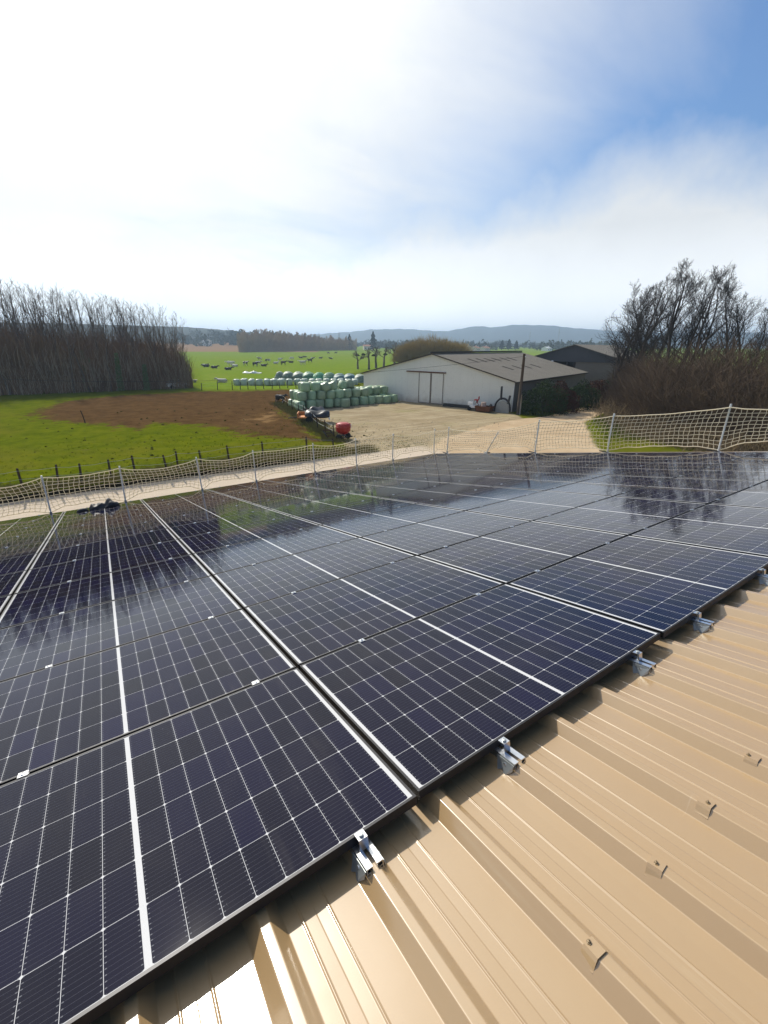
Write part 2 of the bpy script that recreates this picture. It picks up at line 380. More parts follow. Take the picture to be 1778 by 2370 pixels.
mudc = t.mix(t.n_ramp(nB, .3, .7), (.066, .037, .014), (.108, .062, .025)); mudc = t.mix(t.math('MULTIPLY', t.n_ramp(nC, .5, .75), .6), mudc, (.038, .022, .010))
k = blend(k, 'mud', mudc, 1.35)
k = blend(k, 'sand', t.mix(nB, (.17, .100, .042), (.25, .155, .07)), 1.0)
yc = t.mix(t.n_ramp(nD, .3, .7), (.27, .21, .125), (.37, .30, .19)); yc = t.mix(t.math('MULTIPLY', t.n_ramp(nC, .5, .72), .5), yc, (.19, .15, .095)); yc = t.mix(t.math('MULTIPLY', t.n_ramp(nA, .55, .68), .30), yc, (.25, .26, .085))
mpy = t.n('ShaderNodeMapping'); t.l(co, mpy.inputs[0]); mpy.inputs['Rotation'].default_value = (0, 0, R(38)); mpy.inputs['Scale'].default_value = (.10, 1.5, 1)
rut = t.noise(mpy.outputs[0], 1.0, 4, .6, .4); yc = t.mix(t.math('MULTIPLY', t.n_ramp(rut, .52, .66), .45), yc, (.22, .175, .11)); yc = t.mix(t.math('MULTIPLY', t.n_ramp(rut, .46, .36), .35), yc, (.47, .40, .29))
k = blend(k, 'yard', yc, .6)
tk = t.mix(t.n_ramp(nD, .3, .7), (.43, .315, .195), (.52, .40, .26)); tk = t.mix(t.math('MULTIPLY', t.n_ramp(nC, .5, .75), .35), tk, (.32, .24, .15))
k = blend(k, 'track', tk, .45)
ap = t.mix(nB, (.50, .415, .315), (.57, .48, .375)); ap = t.mix(t.math('MULTIPLY', t.n_ramp(nC, .55, .75), .25), ap, (.38, .31, .23))
k = blend(k, 'apron', ap, .10)
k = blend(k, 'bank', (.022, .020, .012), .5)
k = blend(k, 'plough', t.mix(nB, (.19, .115, .06), (.26, .165, .09)), .3)
t.bump(t.math('ADD', t.math('MULTIPLY', nC, .5), nB), .75, .10)
M['earth'] = t.fin(k, 1.0, 0, 0.0)

# ------------------------------------------------------------------ ground, one sheet cut into named areas
def axis(lo, hi, a, b, step, g):
    c = list(np.arange(a, b + 1e-6, step)); s = step; x = b
    while x < hi: s *= g; x += s; c.append(x)
    s = step; x = a
    while x > lo: s *= g; x -= s; c.insert(0, x)
    return np.array(c)
gx = axis(-3500, 4500, -22, 76, .62, 1.055); gy = axis(-900, 4800, 20, 100, .62, 1.055)
gy = np.sort(np.concatenate([gy[(np.abs(gy - 26.6) > .3)], [26.46, 26.52, 26.60, 26.68, 26.74]]))
X, Y = np.meshgrid(gx, gy); Z = height(X, Y)
V = np.stack([X, Y, Z], -1).reshape(-1, 3)
def poly_sd(poly, x, y):
    """signed distance, positive inside"""
    poly = np.asarray(poly, float)[:, :2]; n = len(poly); d = np.full(x.shape, 1e9); ins = np.zeros(x.shape, bool)
    for i in range(n):
        a, b = poly[i], poly[(i + 1) % n]; e = b - a
        tt = np.clip(((x - a[0]) * e[0] + (y - a[1]) * e[1]) / (e @ e + 1e-9), 0, 1)
        d = np.minimum(d, np.hypot(x - a[0] - tt * e[0], y - a[1] - tt * e[1]))
        c = ((a[1] > y) != (b[1] > y)) & (x < (b[0] - a[0]) * (y - a[1]) / (b[1] - a[1] + 1e-12) + a[0]); ins ^= c
    return np.where(ins, d, -d)
def soft(poly, wd): return np.clip(.5 + poly_sd(poly, V[:, 0], V[:, 1]) / (2 * wd), 0, 1)
gp = lambda L: [at(*q) for q in L]
dist = np.hypot(V[:, 0] - CAM[0], V[:, 1] - CAM[1])
A = {}
A['mud'] = soft(gp([(60, 895), (140, 866), (270, 853), (430, 846), (640, 842), (660, 862), (625, 872), (612, 885), (640, 905), (700, 955), (650, 950), (560, 948), (500, 930), (430, 918), (340, 915), (290, 926), (200, 914), (110, 910)]), 3.6)
A['sand'] = np.maximum(soft(gp([(515, 905), (560, 890), (610, 884), (628, 898), (600, 912), (540, 916)]), 4.5) * .72, soft(gp([(230, 1066), (290, 1050), (330, 1046), (320, 1056), (260, 1070)]), 2.4) * .60)
A['yard'] = soft(gp([(612, 872), (640, 862), (780, 858), (905, 866), (1108, 892), (1130, 905), (1200, 905), (1180, 960), (1100, 1000), (760, 1015), (745, 958), (660, 905)]), .9)
A['track'] = soft(gp([(905, 985), (960, 945), (1080, 912), (1180, 898), (1300, 870), (1420, 835), (1460, 838), (1330, 880), (1262, 912), (1285, 960), (1340, 1010), (1300, 1100), (920, 1100)]), 1.0)
A['apron'] = (np.clip(.5 + (26.56 - V[:, 1]) / .12, 0, 1) * np.clip(.5 + (V[:, 1] - 3) / 4, 0, 1)) * np.clip(.5 + (21 - V[:, 0]) / 8, 0, 1)
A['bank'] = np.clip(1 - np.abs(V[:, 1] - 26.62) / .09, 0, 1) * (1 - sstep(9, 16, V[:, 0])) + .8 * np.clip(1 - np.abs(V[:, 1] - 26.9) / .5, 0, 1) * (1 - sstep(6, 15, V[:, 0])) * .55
A['lush'] = np.clip(soft(gp([(410, 842), (660, 841), (790, 800), (1000, 800), (1000, 755), (760, 752), (420, 768)]), 3) + sstep(150, 260, dist), 0, 1)
az = np.degrees(np.arctan2(V[:, 1] - CAM[1], V[:, 0] - CAM[0]))
A['plough'] = sstep(440, 470, dist) * (1 - sstep(1500, 1800, dist)) * sstep(63, 66, az) * .95
A['mud'] *= 1 - sstep(100, 130, dist)
ny, nx = X.shape
ii = (np.arange(ny - 1)[:, None] * nx + np.arange(nx - 1)[None]).ravel()
F = np.stack([ii, ii + 1, ii + nx + 1, ii + nx], 1)
fm = {q: A[q][F].mean(1) for q in A}
zone = np.zeros(len(F), int)
zone[fm['lush'] > .6] = 1; zone[fm['plough'] > .5] = 2
zone[fm['mud'] > .5] = 3; zone[fm['yard'] > .5] = 4; zone[fm['track'] > .5] = 5; zone[fm['apron'] > .5] = 6
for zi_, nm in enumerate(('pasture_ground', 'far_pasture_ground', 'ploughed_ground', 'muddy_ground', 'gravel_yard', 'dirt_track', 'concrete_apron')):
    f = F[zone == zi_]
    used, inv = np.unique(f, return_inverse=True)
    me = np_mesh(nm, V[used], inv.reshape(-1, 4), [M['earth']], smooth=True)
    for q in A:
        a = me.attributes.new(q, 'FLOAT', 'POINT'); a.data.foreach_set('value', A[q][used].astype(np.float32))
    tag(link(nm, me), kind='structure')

# ------------------------------------------------------------------ hills
def ridge(name, prof, d0, d1, mat, back=1.35):
    """a range of hills whose crest passes through the given outline at its own distance"""
    xs = np.linspace(prof[0][0], prof[-1][0], 90); ys = np.interp(xs, [p[0] for p in prof], [p[1] for p in prof])
    v = []; rows = 7
    for x, y in zip(xs, ys):
        b = far(x, 1.0); hd = np.array([b[0] - CAM[0], b[1] - CAM[1]])
        P = np.array([CAM[0] + hd[0] * d1, CAM[1] + hd[1] * d1, 0]); zt = zat(P, y + .6 * math.sin(x * .21) + .4 * math.sin(x * .5))
        for r in range(rows):
            if r < 5: s_ = r / 4; dd_ = d0 + (d1 - d0) * s_; z = -3 + (zt + 3) * (s_ ** 1.15)
            else: s_ = (r - 4) / 2; dd_ = d1 + (d1 * back - d1) * s_; z = zt + (-5 - zt) * s_
            wob = 1 + .02 * math.sin(x * .13 + r) * (r not in (0, 4, 6))
            v.append((CAM[0] + hd[0] * dd_ * wob, CAM[1] + hd[1] * dd_ * wob, z))
    n = len(xs); f = [(i * rows + r, (i + 1) * rows + r, (i + 1) * rows + r + 1, i * rows + r + 1) for i in range(n - 1) for r in range(rows - 1)]
    return tag(link(name, np_mesh(name, v, f, [mat], smooth=True)), kind='structure')
hm = plain('hazed_hill_forest', (.030, .042, .040), .95, var=.4, scale=.01)  # bluish cast of distance haze painted into the forest colour
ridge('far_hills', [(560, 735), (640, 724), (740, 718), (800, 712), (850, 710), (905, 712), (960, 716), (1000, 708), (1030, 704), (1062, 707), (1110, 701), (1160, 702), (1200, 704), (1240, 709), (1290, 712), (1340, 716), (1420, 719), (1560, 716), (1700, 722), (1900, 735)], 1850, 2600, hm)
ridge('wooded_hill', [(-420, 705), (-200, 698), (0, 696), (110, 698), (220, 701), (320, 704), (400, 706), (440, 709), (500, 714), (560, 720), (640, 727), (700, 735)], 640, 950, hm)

# ------------------------------------------------------------------ the shed we stand on
TH = R(11.5); ct, st = math.cos(TH), math.sin(TH)
def W(x, y, z=0.0): return Vector((x, y * ct + z * st, -y * st + z * ct))
RX = (-TH, 0, 0)
GAP = .020; QX, QY = PL + GAP, PW + GAP
NROW, XG = 11, 6 * QX
YE = NROW * QY                       # lower edge of the array
ZV = -.092                           # valley of the roof sheet under the panels' top
PITCH = .3373; RIB0 = .427
shed = tag(empty('farm_shed', W(0, 0, 0), RX), 'low pitched farm shed with beige ribbed steel roof under the solar panels', 'shed')
prof = []
k0, k1 = int(-13 / PITCH), int((XG + .34 - RIB0) / PITCH) + 1
for k in range(k0, k1):
    c = RIB0 + k * PITCH
    half_ = [(.0120 + .0065 * math.sin(q_), .0405 - .0065 + .0065 * math.cos(q_)) for q_ in [R(49) * j / 5 for j in range(6)]]
    foot_ = [(.0535 - .0055 * math.sin(q_), .0055 - .0055 * math.cos(q_)) for q_ in [R(49) * (4 - j) / 4 for j in range(5)]]
    pts = [(-a_, z_) for a_, z_ in reversed(half_ + foot_)] + half_ + foot_
    lap = (k % 3 == 0)
    for a, b in pts:
        prof.append((c + a, b + (.0012 if lap and a < .03 else 0)))
    prof += [(c + .094, 0), (c + .0955, .0012), (c + .0970, .0026), (c + .0985, .0031), (c + .1000, .0028), (c + .1015, .0018), (c + .1035, .0008), (c + .138, .0004), (c + .140, -.0004), (c + .1735, .0006), (c + .1755, .0016), (c + .1770, .0027), (c + .1785, .0031), (c + .1800, .0026), (c + .1815, .0012), (c + .1835, 0), (c + .236, 0)]
prof = [(a, b) for a, b in prof if a < XG + .40]
_p = [prof[0]]
for a, b in prof[1:]:                                  # support loops keep the flats flat beside the rolled corners
    pa, pb = _p[-1]; L_ = math.hypot(a - pa, b - pb)
    if L_ > .008:
        for q_ in (.0016 / L_, 1 - .0016 / L_): _p.append((pa + (a - pa) * q_, pb + (b - pb) * q_))
    _p.append((a, b))
prof = _p
ys = list(np.linspace(-4.6, YE + .16, 14))
v = [(a, y, ZV + b) for y in ys for a, b in prof]; n = len(prof)
f = [(j * n + i, j * n + i + 1, (j + 1) * n + i + 1, (j + 1) * n + i) for j in range(len(ys) - 1) for i in range(n - 1)]
me = np_mesh('roof', v, f, [M['roof']], smooth=True)
roof = link('roof', me, shed)
b = MB()          # the gable flashing: flat top, small upstand, drop on the outside
x0, x1 = XG + .045, XG + .46
for (a, z0, c, z1) in ((x0, ZV + .048, x1, ZV + .053),):
    b.bbox((a, -4.6, z0), (c, YE + .2, z1))
b.bbox((x1 - .004, -4.6, ZV - .2), (x1, YE + .2, ZV + .0475)); b.bbox((x0, -4.6, ZV + .002), (x0 + .003, YE + .2, ZV + .0475))
b.build('verge_flashing', M['roof'], shed)
# walls, standing plumb under the roof
wl = NT('wall_cladding'); co = wl.coord('Object'); wv = wl.n('ShaderNodeTexWave', bands_direction='X'); wl.l(co, wv.inputs[0]); wv.inputs['Scale'].default_value = 3
wl.bump(wv.outputs[1], .6, .03); M['cladding'] = wl.fin(wl.mix(wl.noise(co, 1, 4), (.40, .33, .22), (.48, .40, .28)), .5)
iv = Matrix.Rotation(TH, 3, 'X')       # world -> shed axes
def wallmesh(name, quad):
    b = MB(); b.add([iv @ Vector(q) for q in quad], [(0, 1, 2, 3), (3, 2, 1, 0)][:1]); o = b.build(name, M['cladding'], shed)
    s_ = o.modifiers.new('thick', 'SOLIDIFY'); s_.thickness = .12
e0 = W(0, YE - .25, ZV - .01); r0 = W(0, -4.5, ZV - .01)
wallmesh('wall', [(-13, e0.y, GZ), (XG + .2, e0.y, GZ), (XG + .2, e0.y, e0.z), (-13, e0.y, e0.z)])
wallmesh('wall', [(XG + .2, e0.y, GZ), (XG + .2, r0.y, GZ), (XG + .2, r0.y, r0.z), (XG + .2, e0.y, e0.z)])
# saddle washers with their screws, on the lower purlin line
b = MB()
for sgn in (1,):
    pr_ = [(-.039, -.0255), (-.034, -.0215), (-.0245, -.004), (-.0165, .0050), (.0165, .0050), (.0245, -.004), (.034, -.0215), (.039, -.0255)]
    n = len(pr_); vv = [(x, y, z) for y in (-.023, .023) for x, z in pr_] + [(x, y, z - .0035) for y in (-.023, .023) for x, z in pr_]
    b.add(vv, [(i, i + 1, n + i + 1, n + i) for i in range(n - 1)] + [(2 * n + i, 3 * n + i, 3 * n + i + 1, 2 * n + i + 1) for i in range(n - 1)]
          + [(i, 2 * n + i, 2 * n + i + 1, i + 1) for i in range(n - 1)] + [(n + i, n + i + 1, 3 * n + i + 1, 3 * n + i) for i in range(n - 1)] + [(0, n, 3 * n, 2 * n), (n - 1, 3 * n - 1, 4 * n - 1, 2 * n - 1)])
wash = b.mesh('saddle_washer', M['roof'])
b = MB(); b.lathe([(.0085, 0), (.0085, .002), (.0046, .0022), (.0046, .006), (.002, .0068)], 6); b.lathe([(.0014, .0068), (.0014, .012)], 6)
screw = b.mesh('screw', plain('screw_head', (.22, .16, .09), .5, .3))
for k in range(-3, 26):
    xw = RIB0 + k * PITCH
    for yw in (-.60, -2.1):
        if k in (-2,) and yw > -1: continue
        o = link('saddle_washer', wash, roof, (xw + random.uniform(-.002, .002), yw + random.uniform(-.012, .012), ZV + .0412), (0, 0, random.uniform(-.10, .10))); o.scale = (.93, .88, 1.0)
        o2 = link('saddle_screw', screw, roof, (xw - .002, yw + .004, ZV + .0462))
        o2.scale = (.85,) * 3

# ------------------------------------------------------------------ solar panels
b = MB(); hl, hw, lip, th_ = PL / 2, PW / 2, .010, .035
b.bbox((-hl, -hw, -th_), (hl, -hw + lip, 0)); b.bbox((-hl, hw - lip, -th_), (hl, hw, 0))
b.bbox((-hl, -hw + lip, -th_), (-hl + lip, hw - lip, 0)); b.bbox((hl - lip, -hw + lip, -th_), (hl, hw - lip, 0))
frame_me = b.mesh('frame', M['frame'])
b = MB(); b.bbox((-hl + lip, -hw + lip, -.0065), (hl - lip, hw - lip, -.0012)); glass_me = b.mesh('glass_laminate', M['pv'])
def seen(P, mg=260):
    x, y, z = pr(P); return z > .05 and -mg < x < 1659 + mg and -mg < y < 2212 + mg
coloff = {c: random.uniform(-.004, .004) for c in range(-5, 6)}; coloff[-1] = -.005; coloff[0] = .008
for rrow in range(NROW):
    for c in range(-5, 6):
        xa = c * QX
        smp = [W(xa + PL * i / 6, rrow * QY + PW * j / 4) for i in range(7) for j in range(5)]
        if not any(seen(q, 330) for q in smp): continue
        tx, ty = random.gauss(0, .0016), random.gauss(0, .0016)
        o = empty('solar_panel', W(xa + QX / 2, rrow * QY + QY / 2 + coloff[c], 0), (-TH + tx, ty, 0))
        link('frame', frame_me, o); link('glass_laminate', glass_me, o)
        tag(o, 'black framed solar panel, %s row from the near edge, %s column from the gable' % (nth(rrow + 1), nth(6 - c)), 'solar panel', 'solar panels covering the shed roof')
# clamps on the ribs between the rows
b = MB(); b.box((0, 0, .0026), (.036, .034, .005)); b.box((0, 0, -.017), (.040, .012, .034)); b.lathe([(.0085, .005), (.0085, .009), (.006, .0095)], 10); b.lathe([(.0045, .0095), (.0045, .010)], 6, m=1)
clamp_me = b.mesh('panel_clamp', [M['alu'], M['black_iron']])
def clampx(c): return [RIB0 + PITCH * round((c * QX + QX / 2 + s_ * .5 - RIB0 - .02) / PITCH) for s_ in (-1, 1)]
for g in range(1, NROW + 1):
    cl = sorted([x for c in range(-5, 6) for x in clampx(c)], reverse=True)
    for i, x in enumerate(cl):
        P = W(x, g * QY - (0 if g < NROW else .012), 0)
        if not seen(P, 60): continue
        o = link('panel_clamp', clamp_me, None, P, (-TH, 0, random.uniform(-.06, .06)))
        if g < NROW: s_ = 'small aluminium clamp in the %s panel row gap, %s from the gable' % (nth(g), nth(i + 1))
        else: s_ = 'small aluminium clamp at the eave edge of the panels, %s from the gable' % nth(i + 1)
        tag(o, s_, 'clamp', 'clamps holding the solar panels')
# rail ends with end clamps on the near edge
b = MB()
for s_ in (-1, 1):
    b.bbox((s_ * .019 - .0115, -.088, -.041), (s_ * .019 + .0115, .20, -.0365)); b.bbox((s_ * .029 - .0015, -.088, -.070), (s_ * .029 + .0015, .20, -.0412)); b.bbox((s_ * .0095 - .001, -.088, -.052), (s_ * .0095 + .001, .20, -.0412))
b.bbox((-.0273, -.088, -.056), (.0273, .20, -.0530))
rail_me = b.mesh('short_rail', M['alu'])
b = MB()
for s_ in (-1, 1):
    # bent side plate that grips the rib: wide shoulder, pointed foot
    poly = [(-.086, -.044), (-.002, -.044), (-.004, -.066), (-.016, -.092), (-.036, -.080), (-.054, -.096), (-.082, -.070)]
    Mx = Matrix(((0, 0, 1), (1, 0, 0), (0, 1, 0)))
    x_ = s_ * .0325
    n = len(poly); vv = []
    for dx in (0, .0022):
        for (yy, zz_) in poly: vv.append((x_ + s_ * (dx + max(0, -.058 - zz_) * .55), yy, zz_))
    b.add(vv, [tuple(range(n)), tuple(reversed(range(n, 2 * n)))] + [(i, n + i, n + (i + 1) % n, (i + 1) % n) for i in range(n)])
    plates = globals().setdefault('plates', []); plates.append(b.mesh('saddle_plate', M['galv'])); b = MB()
rivets = []
for s_ in (-1, 1): b = MB(); b.lathe([(.0065, 0), (.0065, .004), (.003, .0055)], 8, (s_ * .0365, -.044, -.060), Matrix.Rotation(s_ * math.pi / 2, 3, 'Y')); rivets.append(b.mesh('rivet', M['alu']))
b = MB(); b.bbox((-.0165, -.024, .0008), (.0165, .0085, .0052)); b.bbox((-.0165, -.0245, -.0362), (.0165, -.0205, .0007)); b.bbox((-.0165, -.0200, -.0362), (.0165, -.006, -.0322))
endc_me = b.mesh('end_clamp', M['alu'])
b = MB(); b.lathe([(.0085, .0057), (.0085, .0125), (.0055, .0135)], 10, (0, -.010, 0)); b.lathe([(.004, -.050), (.004, .0050)], 8, (0, -.012, 0)); bolt_me = b.mesh('clamp_bolt', M['galv'])
names = []
br = sorted(set(round(x, 4) for c in range(-3, 5) for x in clampx(c)), reverse=True)
vis = [x for x in br if seen(W(x, -.03, 0), 60)]
for i, x in enumerate(vis):
    o = empty('mounting_bracket', W(x, 0, 0), RX)
    link('short_rail', rail_me, o)
    [link('rivet', rv_, link('saddle_plate', pl_, o)) for pl_, rv_ in zip(plates, rivets)]
    ec = link('end_clamp', endc_me, o); link('clamp_bolt', bolt_me, ec)
    tag(o, 'aluminium mounting bracket gripping a roof rib at the panel edge, %s from the right' % nth(i + 1), 'bracket', 'mounting brackets along the near panel edge')

# ------------------------------------------------------------------ black bag lying on the panels
def blob(nu, nv, fn):
    v = [fn(i / nu * 2 * math.pi, j / (nv - 1)) for j in range(nv) for i in range(nu)]
    f = [(j * nu + i, j * nu + (i + 1) % nu, (j + 1) * nu + (i + 1) % nu, (j + 1) * nu + i) for j in range(nv - 1) for i in range(nu)]
    return v, f
bagm = plain('black_cloth', (.012, .012, .015), .55, var=.6, scale=9, bump=.6)
bag = tag(empty('cloth_bag', W(-.86, 11.93, .0), (-TH, 0, R(4))), 'crumpled black cloth bag lying on the panels near the eave', 'bag')
def bagf(a, s_):
    x = -.33 + .66 * s_; e = math.sin(math.pi * min(max(s_, .02), .98)) ** .45
    wd = (.17 + .03 * math.sin(7 * s_)) * e; hh = (.17 + .04 * math.sin(9 * s_ + 1) + .03 * math.sin(21 * s_)) * e
    cz = math.cos(a); sz = math.sin(a)
    return (x, cz * wd * (1 + .12 * math.sin(5 * a + 9 * s_)), max(0, sz) * hh * (1 + .13 * math.sin(4 * a + 13 * s_)) + .002)
b = MB(); b.add(*blob(28, 26, bagf)); b.build('bag_body', bagm, bag, smooth=True)
b = MB(); b.add(*blob(16, 10, lambda a, s_: (-.60 + .25 * s_, -.02 + math.cos(a) * .075 * math.sin(math.pi * min(max(s_, .03), .97)) ** .5, max(0, math.sin(a)) * .10 * math.sin(math.pi * min(max(s_, .03), .97)) ** .5 * (1 + .2 * math.sin(3 * a)) + .003)))
b.build('bag_flap', bagm, bag, smooth=True)

# ------------------------------------------------------------------ guard posts and safety nets
ev = [-3.6, -2.03, -.37, 1.63, 3.26, 5.28, 6.92, 8.49, 10.5]
gv = [12.0, 9.94, 7.89, 5.57, 3.07, .75, -1.7]
postm = plain('post_steel', (.70, .72, .72), .4, .35, var=.1)
def guard_post(P, lean, label, h=1.04, foot=True):
    o = tag(empty('guard_post', P, lean), label, 'guard post', 'galvanised posts of the edge protection')
    b = MB(); b.tube([(0, 0, 0.02), (0, 0, h * .5), (0, 0, h)], .019, 8); b.build('pole', postm, o, smooth=False)
    b = MB(); b.lathe([(.024, h - .085), (.024, h - .06)], 8); b.tube([(0, 0, h - .07), (.0, -.05, h - .06), (0, -.05, h - .02)], .006, 5); b.build('rope_hook', postm, o)
    b = MB(); b.box((0, 0, .006), (.15, .11, .012)); b.box((0, -.03, .055), (.055, .012, .09)); b.box((.1, .02, .02), (.22, .035, .022), 1)
    if foot: b.build('clamp_foot', [M['alu'], M['black_iron']], o)
    return o
def ev_pt(x): return W(x, YE + .055, ZV + .04)
def gv_pt(yw): y = yw / ct; return W(XG + .30, y, ZV + .055)
for i, x in enumerate(ev):
    guard_post(ev_pt(x), (R(random.uniform(-3, 1)), R(random.uniform(-2, 2)), 0), 'galvanised guard post along the eave, %s from the corner' % nth(len(ev) - i))
gl = {}
for i, y in enumerate(gv):
    lean = (R(random.uniform(-1.5, 1.5)), R(random.uniform(-1, 2)), R(90)); h = 1.05
    if i == 1: lean = (R(-4), R(30), R(70)); h = .92
    if i == 1: lab = 'guard post on the gable flashing leaning over sharply, net hanging from it'
    else: lab = 'galvanised guard post on the gable flashing, %s from the corner' % nth(i + 1 if i else 1)
    gl[i] = guard_post(gv_pt(y), lean if i != 1 else (R(26), R(6), 0), lab, h)
def safety_net(name, label, pts, tops, outward):
    """strand mesh hanging between the posts, with a heavy rope above and below"""
    N_ = 9; o = tag(empty(name, pts[0]), label, 'safety net')
    o0 = Vector(pts[0]); net = ([], [], []); rt, rb = [], []
    rows_ = [[] for _ in range(N_ + 1)]
    vert0, vert1 = [], []
    for i in range(len(pts) - 1):
        A_, B_ = Vector(pts[i]), Vector(pts[i + 1]); L = (B_ - A_).length; n = max(4, int(L / .104))
        ph = random.random() * 6; sg_ = random.uniform(.035, .15); lift = random.uniform(.07, .19); skew = random.uniform(-.10, .10)
        for k in range(n + (1 if i == len(pts) - 2 else 0)):
            s_ = k / n; q = A_.lerp(B_, s_); par = 4 * s_ * (1 - s_)
            zt = tops[i] * (1 - s_) + tops[i + 1] * s_ - sg_ * par + .004 * math.sin(17 * s_ + ph)
            zb = .055 + lift * min(1, par * 1.6) + .012 * math.sin(11 * s_ + ph) + .007 * math.sin(29 * s_ + ph)
            bel = outward * (.05 * par + .02)
            colp = []
            for r_ in range(N_ + 1):
                tt = r_ / N_
                z = zb + (zt - zb) * tt + .008 * math.sin(3.3 * r_ + 9 * s_ + ph) * (0 < r_ < N_)
                p_ = q + bel * (1 + .6 * math.sin(math.pi * tt)) + (B_ - A_).normalized() * (skew * math.sin(math.pi * tt) + .012 * math.sin(k * 1.7 + r_ * 2.1)) + Vector((0, 0, z)) - o0
                colp.append(p_); rows_[r_].append(p_)
            for r_ in range(N_): vert0.append(colp[r_]); vert1.append(colp[r_ + 1])
    P0, P1 = list(vert0), list(vert1)
    for r_ in range(1, N_):
        P0 += rows_[r_][:-1]; P1 += rows_[r_][1:]
    v, f = prisms(np.array(P0), np.array(P1), np.full(len(P0), .0058), np.full(len(P0), .0058), 4)
    link('net_mesh', np_mesh('net_mesh', v, f, [M['rope']]), o)
    for nm, r_ in (('top_rope', N_), ('bottom_rope', 0)):
        b = MB(); b.tube(rows_[r_], .0115, 6); b.build(nm, M['rope'], o)
    return o
safety_net('safety_net', 'cream safety net strung along the eave, pasture behind it', [ev_pt(x) for x in ev], [.98] * len(ev), Vector((0, .12, 0)))
safety_net('safety_net', 'cream safety net along the gable edge above the dirt track', [ev_pt(10.5)] + [gv_pt(y) for y in gv], [.98, .98, .78, .98, .98, .98, .98, .98], Vector((.12, 0, 0)))

# ------------------------------------------------------------------ wooden fences
def gpt(x, y):
    p = at(x, y); p[2] = float(height(p[0], p[1])); return p
def fence(name, label, pts, h, rad=.05, wires=2, lean=.06, mat='post_wood', hs=None):
    o = tag(empty(name, pts[0]), label, 'fence'); o0 = Vector(pts[0]); tops = []
    for i, p in enumerate(pts):
        hh = (hs[i] if hs else h) * random.uniform(.92, 1.08); l_ = Vector((random.gauss(0, lean), random.gauss(0, lean), 1)) * hh
        b = MB(); b.tube([Vector((0, 0, -.1)), l_ * .5, l_], [rad, rad * .95, rad * .82], 7); b.build('post', M[mat], o, Vector(p) - o0)
        tops.append((Vector(p) - o0, l_))
    for q in range(wires):
        s_ = .9 - .34 * q; b = MB(); pp = []
        for i in range(len(tops)):
            pp.append(tops[i][0] + tops[i][1] * s_ + Vector((0, -rad, 0)))
            if i < len(tops) - 1: pp.append((tops[i][0] + tops[i][1] * s_ + tops[i + 1][0] + tops[i + 1][1] * s_) / 2 + Vector((0, -rad, -.04)))
        b.tube(pp, .008, 4); b.build('wire', M['galv'], o)
    return o
# posts of the field fence stand just beyond the apron
xs = [-7.2, -5.6, -4.3, -2.9, -1.75, -.4, .7, 2.35, 3.15, 4.3, 6.0, 8.3, 11.3, 13.3]
fence('field_fence', 'dark weathered post and wire fence behind the eave net', [np.array([x + random.uniform(-.1, .1), 27.0 + random.uniform(-.12, .2), float(height(x, 27.0))]) for x in xs], 1.25, .06, 3)
fence('yard_fence', 'post fence between the muddy pasture and the gravel yard', [gpt(*q) for q in ((722, 947), (703, 938), (687, 928), (675, 917), (664, 908), (656, 899), (645, 893), (632, 887), (622, 881), (612, 875), (603, 870))], 1.25, .05, 2)
fence('pasture_fence', 'thin post and wire fence between the mud and the bale row', [gpt(*q) for q in ((436, 843), (470, 842), (502, 842), (519, 841), (536, 841), (553, 841), (570, 840), (588, 840), (605, 840), (622, 839), (640, 839))], 1.35, .07, 2)
p = gpt(184, 912); b = MB(); b.tube([(0, 0, -.1), (-.05, 0, .6), (-.16, 0, 1.25)], [.055, .05, .045], 7)
tag(b.build('wooden_stake', M['post_wood'], None, p), 'lone leaning dark stake standing in the pasture', 'stake')

# ------------------------------------------------------------------ white barn
Rb, Lb = at(1105, 890), at(786, 858)
gd = (Lb - Rb); gw = float(np.linalg.norm(gd[:2])); gd = gd / np.linalg.norm(gd); dp = np.array([-gd[1], gd[0], 0.0]); dp = dp if dp[0] > 0 else -dp
gn = np.cross(gd, [0, 0, 1.0])
barn = tag(empty('barn', Rb, (0, 0, math.atan2(gd[1], gd[0]))), 'long pale barn with grey roof and white double sliding door', 'barn')
# local axes: x along the gable from its right corner, y away to the left of x  -> depth is -y
EH, AH, LEN = 3.55, 6.45, 29.0
sgn = -1.0
def fiber(name, c1, c2, sc, axis_='X', st_=.5):
    t = NT(name); co = t.coord('Object'); wv = t.n('ShaderNodeTexWave', bands_direction=axis_); t.l(co, wv.inputs[0]); wv.inputs['Scale'].default_value = sc
    k = t.mix(t.noise(co, .5, 6, .65), c1, c2); k = t.mix(t.math('MULTIPLY', t.n_ramp(t.noise(co, 3, 5, .7), .55, .75), .4), k, tuple(q * .55 for q in c1)); t.bump(wv.outputs[1], st_, .05); return t.fin(k, .85, 0, .08)
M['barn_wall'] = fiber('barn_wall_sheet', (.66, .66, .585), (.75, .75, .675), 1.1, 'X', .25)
tb = M['barn_wall'].node_tree; pb_ = [q for q in tb.nodes if q.type == 'BSDF_PRINCIPLED'][0]; lk_ = pb_.inputs['Base Color'].links[0].from_socket
def _n(t_): return tb.nodes.new(t_)
tcb = _n('ShaderNodeTexCoord'); sb = _n('ShaderNodeSeparateXYZ'); tb.links.new(tcb.outputs['Object'], sb.inputs[0]); nb_ = _n('ShaderNodeTexNoise'); nb_.inputs['Scale'].default_value = 1.4; nb_.inputs['Detail'].default_value = 6; tb.links.new(tcb.outputs['Object'], nb_.inputs['Vector'])
m1 = _n('ShaderNodeMath'); m1.operation = 'MULTIPLY_ADD'; tb.links.new(nb_.outputs[0], m1.inputs[0]); m1.inputs[1].default_value = 1.7; tb.links.new(sb.outputs[2], m1.inputs[2])
